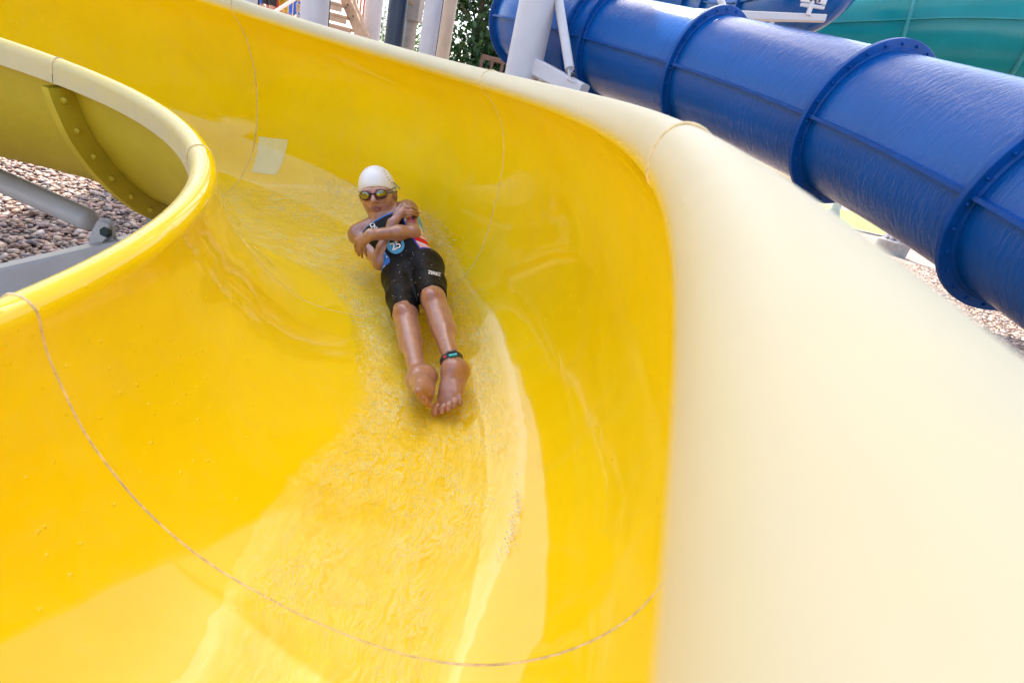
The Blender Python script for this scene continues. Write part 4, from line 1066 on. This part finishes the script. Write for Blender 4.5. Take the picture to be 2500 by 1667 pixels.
    g.cone(shL, Nb * .3 + shL * .7, .041, .040, .03); g.cone(shR, Nb * .3 + shR * .7, .041, .040, .03)
    def hand(w0, kn, pip, tip, thumb):
        for (kx, ky, kd), (px_, py_, pd_), (tx, ty, td), r_ in zip(kn, pip, tip, (.0058, .0062, .0060, .0054)):
            K, P_, T_ = pd(kx, ky, kd), pd(px_, py_, pd_), pd(tx, ty, td)
            g.cone(w0, K, .0165, .0085, .008); g.cone(K, P_, .0068, r_, .002); g.cone(P_, T_, r_, r_ * .85, .002)
        for i in range(len(thumb) - 1): g.cone(pd(*thumb[i]), pd(*thumb[i + 1]), .0105 - .001 * i, .0098 - .0014 * i, .006)
    hand(wrL, [(819, 551, 2.035), (824, 557, 2.025), (830, 561, 2.02), (836, 562, 2.022)], [(816, 566, 2.045), (821, 573, 2.035), (829, 577, 2.03), (838, 577, 2.032)], [(818, 579, 2.065), (824, 587, 2.058), (832, 591, 2.055), (842, 588, 2.056)],
         [(842, 549, 2.03), (832, 563, 2.06), (838, 575, 2.075)])
    hand(wrR, [(926, 477, 2.125), (927, 484, 2.115), (924, 490, 2.112), (918, 496, 2.115)], [(944, 476, 2.125), (946, 484, 2.118), (944, 491, 2.116), (935, 498, 2.12)], [(958, 482, 2.15), (963, 489, 2.145), (960, 496, 2.145), (949, 502, 2.145)],
         [(906, 500, 2.12), (912, 484, 2.135), (922, 472, 2.145)])
    V, Q = g.mesh(); V = relax(V, Q, 1, .45)
    root = empty('person', tuple(mh - np.array((0, 0, .09))))
    tag(root, 'boy in white swim cap and black suit lying feet first with crossed arms', 'person')
    me = npmesh('body', V, Q)
    # skin tint: base, tanned arms and legs, lips, knees, toes
    base = np.array((.37, .185, .125)); C = np.tile(base, (len(V), 1))
    def blob(c, r, col, s=1.0):
        w = np.exp(-(np.linalg.norm(V - np.array(c), axis=1) / r) ** 2)[:, None] * s; C[:] = C * (1 - w) + np.array(col) * w
    blob(Hd(0, -.03, .06), .075, (.56, .31, .225), .75)
    hl = (V - hc) @ np.array(HM).T
    lip = np.exp(-((hl[:, 0] / .022) ** 4 + ((hl[:, 1] + .057) / .0100) ** 4)) * (hl[:, 2] > .06)
    C = C * (1 - .8 * lip[:, None]) + np.array((.25, .06, .06)) * .8 * lip[:, None]
    for s_ in (-1, 1): blob(Hd(.034 * s_, -.028, .066), .022, (.42, .16, .11), .6)
    blob(Hd(0, -.024, .1), .012, (.50, .21, .15), .5)
    for kn in (kneeL, kneeR): blob(kn + front * .04, .035, (.31, .12, .085), .6)
    for p_, r_ in ((tL, .05), (tR, .05)): blob(p_, r_, (.44, .19, .14), .6)
    blob(wrL, .026, (.56, .36, .28), .7)                    # pale mark of a wrist watch
    for e_ in (shL, shR): blob(e_, .07, (.27, .11, .07), .7)
    setcol(me, C); link('body', me, MAT['skin'], root)
    # --- suit
    SO = .0048
    suit.D -= SO
    suit.half(Nb - spine * .022 + front * 0, unit(spine + .55 * front))      # scooped neckline, higher at the back
    for hp, kn in ((hipL, kneeL), (hipR, kneeR)):
        d = unit(kn - hp)
        p0 = A3(hp + d * (np.linalg.norm(kn - hp) * (.90 if hp is hipL else .97))); sl_, x, y, z = suit.region(np.minimum(hp, kn) - .09, np.maximum(hp, kn) + .09, .03)
        pl_ = (x - p0[0]) * d[0] + (y - p0[1]) * d[1] + (z - p0[2]) * d[2]
        ax_d = np.sqrt(np.maximum(0, (x - p0[0]) ** 2 + (y - p0[1]) ** 2 + (z - p0[2]) ** 2 - pl_ ** 2))
        oh, ok = (hipR, kneeR) if hp is hipL else (hipL, kneeL)
        def segd(a_, b_):
            ba = b_ - a_; t_ = np.clip(((x - a_[0]) * ba[0] + (y - a_[1]) * ba[1] + (z - a_[2]) * ba[2]) / (ba @ ba), 0, 1.15)
            return np.sqrt((x - a_[0] - t_ * ba[0]) ** 2 + (y - a_[1] - t_ * ba[1]) ** 2 + (z - a_[2] - t_ * ba[2]) ** 2)
        suit.D[sl_] = np.where((ax_d < .10) & (segd(hp, kn) <= segd(oh, ok) + .003), np.maximum(suit.D[sl_], pl_), suit.D[sl_])
    for s_ in (shL, shR): suit.cone(s_ + sh * 0, s_ + (s_ - Nb) * .8, .052, .07, .004, True)
    V2, Q2 = suit.mesh(); V2 = relax(V2, Q2, 1, .4)
    u = (V2 - mh) @ spine; v = (V2 - mh) @ sh; w = (V2 - mh) @ front
    C2 = np.tile((.0028, .003, .0042), (len(V2), 1))
    # colour panels: left flank white / red / light blue, right flank blue with white flecks
    fl = (v > .058 + .10 * np.abs(u - .15)) & (u > .04) & (u < .26) & (w > -.06)
    C2[fl] = (.70, .66, .70)
    st = np.sin((u * 1.0 + v * .9 + w * .5) * 75); st2 = np.sin((u * .8 - w * 1.1) * 60)
    C2[fl & (st > .35) & (u < .15)] = (.62, .02, .03); C2[fl & (st2 > .3) & (u >= .13)] = (.16, .42, .60); C2[fl & (st < -.55) & (u < .15)] = (.72, .35, .33)
    ed = (v > .052 + .10 * np.abs(u - .15)) & ~fl & (u > .03) & (u < .26) & (w > -.06); C2[ed] = (.02, .05, .40)
    fr2 = (v < -.055 - .12 * np.abs(u - .06)) & (u > .03) & (u < .12); C2[fr2] = (.03, .17, .62)
    fleck = np.array([noise.noise(Vector(p) * 90) for p in V2[fr2]]) > .38 if fr2.any() else np.array([])
    ii = np.where(fr2)[0]; C2[ii[fleck]] = (.6, .66, .75)
    nk = ((V2 - (Nb - spine * .022)) @ unit(spine + .55 * front) > -.008); C2[nk] = (.03, .19, .62)
    for s_ in (shL, shR):
        ss = np.linalg.norm(np.cross(V2 - s_, unit(s_ - Nb)), axis=1); C2[(ss < .056) & (((V2 - s_) @ unit(s_ - Nb)) > -.006) & (u > .2)] = (.03, .19, .62)
    me2 = npmesh('swim_suit', V2, Q2); setcol(me2, C2); link('swim_suit', me2, MAT['suit_fabric'], root)
    # --- cap
    cap = head_only; cap.D -= .0055
    cap.ell(Hd(.066, -.006, -.018), HM, (.012, .032, .024), .012)
    cap.ell(Hd(-.066, -.006, -.018), HM, (.012, .028, .022), .012)
    cap.half(Hd(0, .026, .07), unit(-uh * .93 + fh * .38))
    V3, Q3 = cap.mesh(); V3 = relax(V3, Q3, 2, .45)
    link('swim_cap', npmesh('swim_cap', V3, Q3), MAT['cap_silicone'], root)
    bvh_b = BVHTree.FromPolygons([tuple(p) for p in V], [tuple(int(i) for i in q) for q in Q])
    bvh_s = BVHTree.FromPolygons([tuple(p) for p in V2], [tuple(int(i) for i in q) for q in Q2])
    bvh_c = BVHTree.FromPolygons([tuple(p) for p in V3], [tuple(int(i) for i in q) for q in Q3])
    # --- goggles
    gog = link('goggles', MB().tube([Vector(Hd(-.010, .001, .094)), Vector(Hd(0, .003, .0975)), Vector(Hd(.010, .001, .094))], .0030, 8).build('tmp', MAT['goggle_frame']).data, None, root)
    bpy.data.objects.remove(bpy.data.objects['tmp'])
    for s_ in (-1, 1):
        c = Hd(.0315 * s_, -.002, .0870); yaw = .33 * s_
        z_ = unit(fh * math.cos(yaw) + rh * math.sin(yaw)); x_ = unit(rh - z_ * (rh @ z_)); y_ = np.cross(z_, x_)
        def ringp(a, rx, ry, dz): return Vector(c + x_ * rx * math.cos(a) + y_ * ry * math.sin(a) + z_ * dz)
        n_ = 28
        mb = MB(); V_ = []
        for k in range(7):
            f_ = k / 6; rr = math.cos(f_ * math.pi / 2 * .98); V_ += [ringp(2 * math.pi * i / n_, .0205 * rr, .0150 * rr, .006 + .006 * math.sin(f_ * math.pi / 2)) for i in range(n_)]
        mb.add(V_, [(k * n_ + i, k * n_ + (i + 1) % n_, (k + 1) * n_ + (i + 1) % n_, (k + 1) * n_ + i) for k in range(6) for i in range(n_)] + [tuple(6 * n_ + i for i in range(n_))])
        mb.build('lens', MAT['goggle_lens'], gog, True)
        mb = MB(); mb.tube([ringp(2 * math.pi * i / n_, .0213, .0160, .004) for i in range(n_ + 1)], .0028, 8, False); mb.build('frame', MAT['goggle_frame'], gog, True)
        mb = MB(); mb.tube([ringp(2 * math.pi * i / n_, .0212, .0162, -.003) for i in range(n_ + 1)], .0042, 8, False); mb.build('gasket', MAT['goggle_gasket'], gog, True)
        # strap: two cords over the cap to the back of the head
        for dy in (.018, -.002):
            P_ = [Vector(c + x_ * .024 * s_ + z_ * .001)]
            for f_ in np.linspace(.12, 1, 16):
                th_ = f_ * math.pi * .52; d_ = rh * math.sin(th_) * s_ + fh * math.cos(th_) * 1.0
                o_ = Hd(0, .0 + dy * f_, -.012); hit = bvh_c.ray_cast(Vector(o_ + d_ * .25), Vector(-d_)); hb = bvh_b.ray_cast(Vector(o_ + d_ * .25), Vector(-d_))
                pt = max([h[0] for h in (hit, hb) if h[0] is not None], key=lambda q_: (q_ - Vector(o_)).length, default=None)
                if pt is not None and f_ > .3: P_.append(pt + Vector(d_) * .0015)
            if len(P_) > 2: mb = MB(); mb.tube(P_, .0022, 6); mb.build('strap', MAT['goggle_strap'], gog, True)
    q0 = Hd(.066, .028, -.005)
    mb = MB(); mb.tube([Vector(Hd(.060, .034, .02)), Vector(Hd(.074, .036, .0)), Vector(Hd(.086, .022, .0)), Vector(Hd(.098, .008, .004))], .0022, 6); mb.build('strap_tail', MAT['goggle_strap'], gog, True)
    for k in range(5):         # dark dashes printed on the cap
        f_ = k / 4; p_ = bvh_c.ray_cast(Vector(Hd(.045 + .022 * f_, .085 - .045 * f_, .25)), Vector(-fh))[0]; p2_ = bvh_c.ray_cast(Vector(Hd(.0485 + .021 * f_, .079 - .046 * f_, .25)), Vector(-fh))[0]
        if p_ and p2_: mb = MB(); mb.tube([p_, p2_], .0013, 6); mb.build('cap_print', MAT['goggle_frame'], root)
    # --- ankle timing band on his left leg
    d = unit(ankL - kneeL); c = ankL - d * .030; up = unit(front - d * (front @ d)); lat = np.cross(d, up); n_ = 28
    mb = MB(); V_ = []
    for i in range(n_):
        a = 2 * math.pi * i / n_; dr = lat * math.cos(a) + up * math.sin(a)
        hit = bvh_b.ray_cast(Vector(c + dr * .09), Vector(-dr)); r_ = min(.033, (hit[0] - Vector(c)).length if hit[0] else .03)
        for off, ex in ((-.015, -.002), (-.015, .0035), (.015, .0035), (.015, -.002)): V_.append(c + d * off + dr * (r_ + ex))
    mb.add(V_, [(i * 4 + j, ((i + 1) % n_) * 4 + j, ((i + 1) % n_) * 4 + j + 1, i * 4 + j + 1) for i in range(n_) for j in range(3)])
    band = mb.build('ankle_band', MAT['band_black'], root, True)
    dr = unit(up * .92 + lat * (.25 if lat @ Rr > 0 else -.25)); hit = bvh_b.ray_cast(Vector(c + dr * .09), Vector(-dr)); pc = np.array(hit[0]) + dr * .008
    tx = np.cross(d, dr)
    if tx @ Rr < 0: tx = -tx
    mb = MB(); mb.bar(pc - tx * .010 + d * .005, pc + tx * .015 + d * .005, .009, .008, up=dr, bev=.3); mb.build('device', MAT['band_cyan'], band)
    mb = MB(); mb.bar(pc - tx * .012 - d * .006, pc + tx * .016 - d * .006, .012, .012, up=dr, bev=.3); mb.build('screen', MAT['band_black'], band)
    mb = MB(); mb.bar(pc - tx * .026 + d * .004 - dr * .004, pc - tx * .018 + d * .004 - dr * .002, .006, .005, up=dr); mb.build('red_print', MAT['print_red'], band)
    # --- prints: projected on the cloth or skin along the local normal
    def decal(name, verts2, faces, o, ex, ey, nrm, bvh, mat, lift=.0012):
        V_ = []
        for x_, y_ in verts2:
            q_ = o + ex * x_ + ey * y_; h_ = bvh.ray_cast(Vector(q_ + nrm * .12), Vector(-nrm))
            V_.append((np.array(h_[0]) + nrm * lift) if h_[0] is not None else q_)
        m_ = mesh(name, V_, faces); return link(name, m_, mat, root, False)
    def text_decal(txt, size, o, ex, ey, nrm, bvh, mat, name, shear=0.0):
        cu = bpy.data.curves.new('t', 'FONT'); cu.body = txt; cu.size = size; cu.align_x = 'CENTER'; cu.align_y = 'CENTER'; cu.resolution_u = 3; cu.offset = size * .02
        ob = bpy.data.objects.new('t', cu); COL.objects.link(ob); dg = bpy.context.evaluated_depsgraph_get(); tm = ob.evaluated_get(dg).to_mesh()
        vs_ = [(v_.co.x + shear * v_.co.y, v_.co.y) for v_ in tm.vertices]; fs_ = [tuple(p_.vertices) for p_ in tm.polygons]
        bpy.data.objects.remove(ob)
        return decal(name, vs_, fs_, o, ex, ey, nrm, bvh, mat, .0018)
    def ray_s(x, y, bvh):
        v_ = pd(x, y, 1) - np.array([0, 0, CAMZ]); h_ = bvh.ray_cast(Vector((0, 0, CAMZ)), Vector(v_)); return (np.array(h_[0]) if h_[0] is not None else None), v_
    nC = lambda v_: -unit(v_)
    def axes(v_, ax, ay):
        n_ = nC(v_); ex = unit(Rr * ax[0] + Uu * ax[1] - n_ * ((Rr * ax[0] + Uu * ax[1]) @ n_)); return ex, np.cross(n_, ex), n_
    p_, v_ = ray_s(998, 628, bvh_s)
    if p_ is not None: ex, ey, n_ = axes(v_, (.95, -.22), None); text_decal('ZEREZ', .0155, p_, ex, ey, n_, bvh_s, MAT['print_white'], 'thigh_print')
    p_, v_ = ray_s(908, 562, bvh_s)
    if p_ is not None:
        ex, ey, n_ = axes(v_, (.9, .35), None); kk = 30
        disc = [(0, 0)] + [(.034 * math.cos(2 * math.pi * i / kk), .034 * math.sin(2 * math.pi * i / kk)) for i in range(kk)]
        decal('chest_print', disc, [(0, 1 + i, 1 + (i + 1) % kk) for i in range(kk)], p_, ex, ey, n_, bvh_s, MAT['print_cyan'])
        text_decal('25', .040, p_ - ey * .004, ex, ey, n_, bvh_s, MAT['print_white'], 'chest_number')
    p_, v_ = ray_s(858, 519, bvh_s)
    if p_ is not None: ex, ey, n_ = axes(v_, (.85, -.5), None); text_decal('Qu', .024, p_, ex, ey, n_, bvh_s, MAT['print_white'], 'strap_print', .25)
    p_, v_ = ray_s(904, 484, bvh_s)
    if p_ is not None: ex, ey, n_ = axes(v_, (.9, .4), None); text_decal('XA', .013, p_, ex, ey, n_, bvh_s, MAT['print_white'], 'strap_print')
    p_, v_ = ray_s(949, 503, bvh_b)
    if p_ is not None:
        ex, ey, n_ = axes(v_, (.98, .05), None); gn_ = 6
        for (xa, xb, ya, yb, mt) in ((-.017, .017, -.013, .013, 'tattoo_red'), (-.006, .006, -.006, .010, 'tattoo_dark'), (-.016, .016, -.0145, -.0125, 'tattoo_dark')):
            vv = [(xa + (xb - xa) * i / gn_, ya + (yb - ya) * j / gn_) for i in range(gn_ + 1) for j in range(gn_ + 1)]
            ff = [(i * (gn_ + 1) + j, (i + 1) * (gn_ + 1) + j, (i + 1) * (gn_ + 1) + j + 1, i * (gn_ + 1) + j + 1) for i in range(gn_) for j in range(gn_)]
            decal('arm_tattoo', vv, ff, p_, ex, ey, n_, bvh_b, MAT[mt], .0008 if mt == 'tattoo_red' else .0014)
    # drops of water clinging to the suit
    mb = MB(); R_ = random.Random(4)
    for _ in range(45):
        p_, v_ = ray_s(R_.uniform(895, 1010), R_.uniform(575, 690), bvh_s)
        if p_ is not None: mb.ball(p_, R_.choice((.0008, .001, .0014)), 4)
    mb.build('water_drops', MAT['print_white'], root, True)
boy()

# ------------------------------------------------------------------ people queueing on the tower landing
def crowd():
    def build(h_, arms):
        g = SDF((-.36, -.24, -.02), (.36, .24, 1.80), .016); s = lambda *a: np.array(a, float)
        g.cone(s(0, 0, 1.0), s(0, 0, 1.32), .125, .12, .05); g.cone(s(-.08, 0, .95), s(.08, 0, .95), .10, .10, .05)
        g.cone(s(-.12, 0, 1.36), s(.12, 0, 1.36), .07, .07, .05)
        top = g.copy()
        for k in (-1, 1):
            g.cone(s(.09 * k, 0, .92), s(.10 * k, -.01, .50), .088, .060, .04); top.cone(s(.09 * k, 0, .92), s(.10 * k, -.01, .50), .088, .060, .04)
            g.cone(s(.10 * k, .0, .50), s(.10 * k, .015, .34), .056, .055, .03); g.cone(s(.10 * k, .015, .34), s(.10 * k, .01, .09), .052, .034, .03)
            g.cone(s(.10 * k, .02, .05), s(.115 * k, -.14, .03), .042, .030, .03)
            e = s(.24 * k, .02, 1.10); w_ = s(.22 * k, -.08, .90) if arms else s(.10 * k, -.20, 1.16)
            g.cone(s(.175 * k, 0, 1.37), e, .048, .040, .02); g.cone(e, w_, .039, .028, .02)
            d = unit(w_ - e); g.cone(w_, w_ + d * .07, .028, .030, .015)
            for j in range(4): g.cone(w_ + d * .07 + s(0, .012 * (j - 1.5), 0), w_ + d * .15 + s(0, .016 * (j - 1.5), 0), .010, .008, .006)
            g.cone(w_ + d * .03, w_ + d * .08 + s(-.03 * k, -.02, 0), .012, .009, .01)
        g.cone(s(0, 0, 1.36), s(0, -.01, 1.50), .055, .05, .03); I = np.eye(3)
        g.ell(s(0, -.01, 1.62), I, (.075, .095, .115), .03); g.ell(s(0, -.05, 1.56), I, (.05, .05, .06), .03); g.cone(s(0, -.10, 1.62), s(0, -.118, 1.595), .010, .014, .01)
        hair = SDF(g.lo, g.lo + g.h * (g.n - 1), g.h); hair.ell(s(0, 0, 1.64), I, (.083, .10, .112), .02); hair.half((0, -.05, 1.64), (0, -.75, -.66))
        sh = top.copy(); sh.D -= .02; sh.half((0, 0, 1.03), (0, 0, 1)); sh.half((0, 0, .56), (0, 0, -1))
        st = top; st.D -= .016; st.half((0, 0, 1.035), (0, 0, -1)); st.half((0, 0, 1.42), (0, 0, 1))
        return [m_.mesh() for m_ in (g, sh, st, hair)]
    kits = [build(1, True), build(1, False)]
    plain('p_skin_a', (.50, .25, .17), .5); plain('p_skin_b', (.56, .30, .21), .5); plain('p_blue', (.02, .12, .55), .7); plain('p_black', (.012, .012, .015), .7); plain('p_yellow', (.75, .50, .02), .7)
    plain('p_red', (.55, .06, .04), .7); plain('p_white', (.75, .75, .75), .5); plain('p_hair', (.06, .035, .02), .6); plain('p_navy', (.01, .04, .16), .7)
    who = [(631, 12.3, 1.02, 0, 'p_skin_a', 'p_blue', 'p_white', 'p_hair', 'person in blue shorts at the left end of the queue on the tower landing'),
           (657, 12.2, 1.05, 1, 'p_skin_a', 'p_black', 'p_navy', 'p_hair', 'person in black shorts behind the white handrail on the tower landing'),
           (677, 12.8, 1.0, 1, 'p_skin_b', 'p_red', 'p_red', 'p_hair', 'person in red swimwear standing behind the one in black shorts'),
           (697, 12.5, .98, 0, 'p_skin_b', 'p_yellow', 'p_yellow', 'p_hair', 'person in yellow swimwear behind the handrail balusters'),
           (722, 12.2, .92, 1, 'p_skin_a', 'p_blue', 'p_black', 'p_hair', 'person in blue shorts next to the thick grey column'),
           (646, 11.5, .53, 0, 'p_skin_b', 'p_blue', 'p_white', 'p_white', 'small child with a white swim cap in front of the queue')]
    for x, dep, sc, kit, sk, shc, stc, hr, lab in who:
        q = at(x, 40, dep); root = empty('person', (q.x, q.y, LAND)); tag(root, lab, 'person', None)
        if sc < .6:
            sc = (at(646, 12, dep).z - LAND) / 1.745
        yaw = math.atan2(-q.x, q.y) * -1 * 0 + random.uniform(-.5, .5)
        c, s_ = math.cos(yaw), math.sin(yaw)
        for nm, (V, Q), mt in zip(('body', 'shorts', 'shirt', 'swim_cap' if hr == 'p_white' else 'hair'), kits[kit], (sk, shc, stc, hr)):
            W = V * sc; W = np.stack([W[:, 0] * c - W[:, 1] * s_ + q.x, W[:, 0] * s_ + W[:, 1] * c + q.y, W[:, 2] + LAND], 1)
            link(nm, npmesh(nm, W, Q), MAT[mt], root)
crowd()
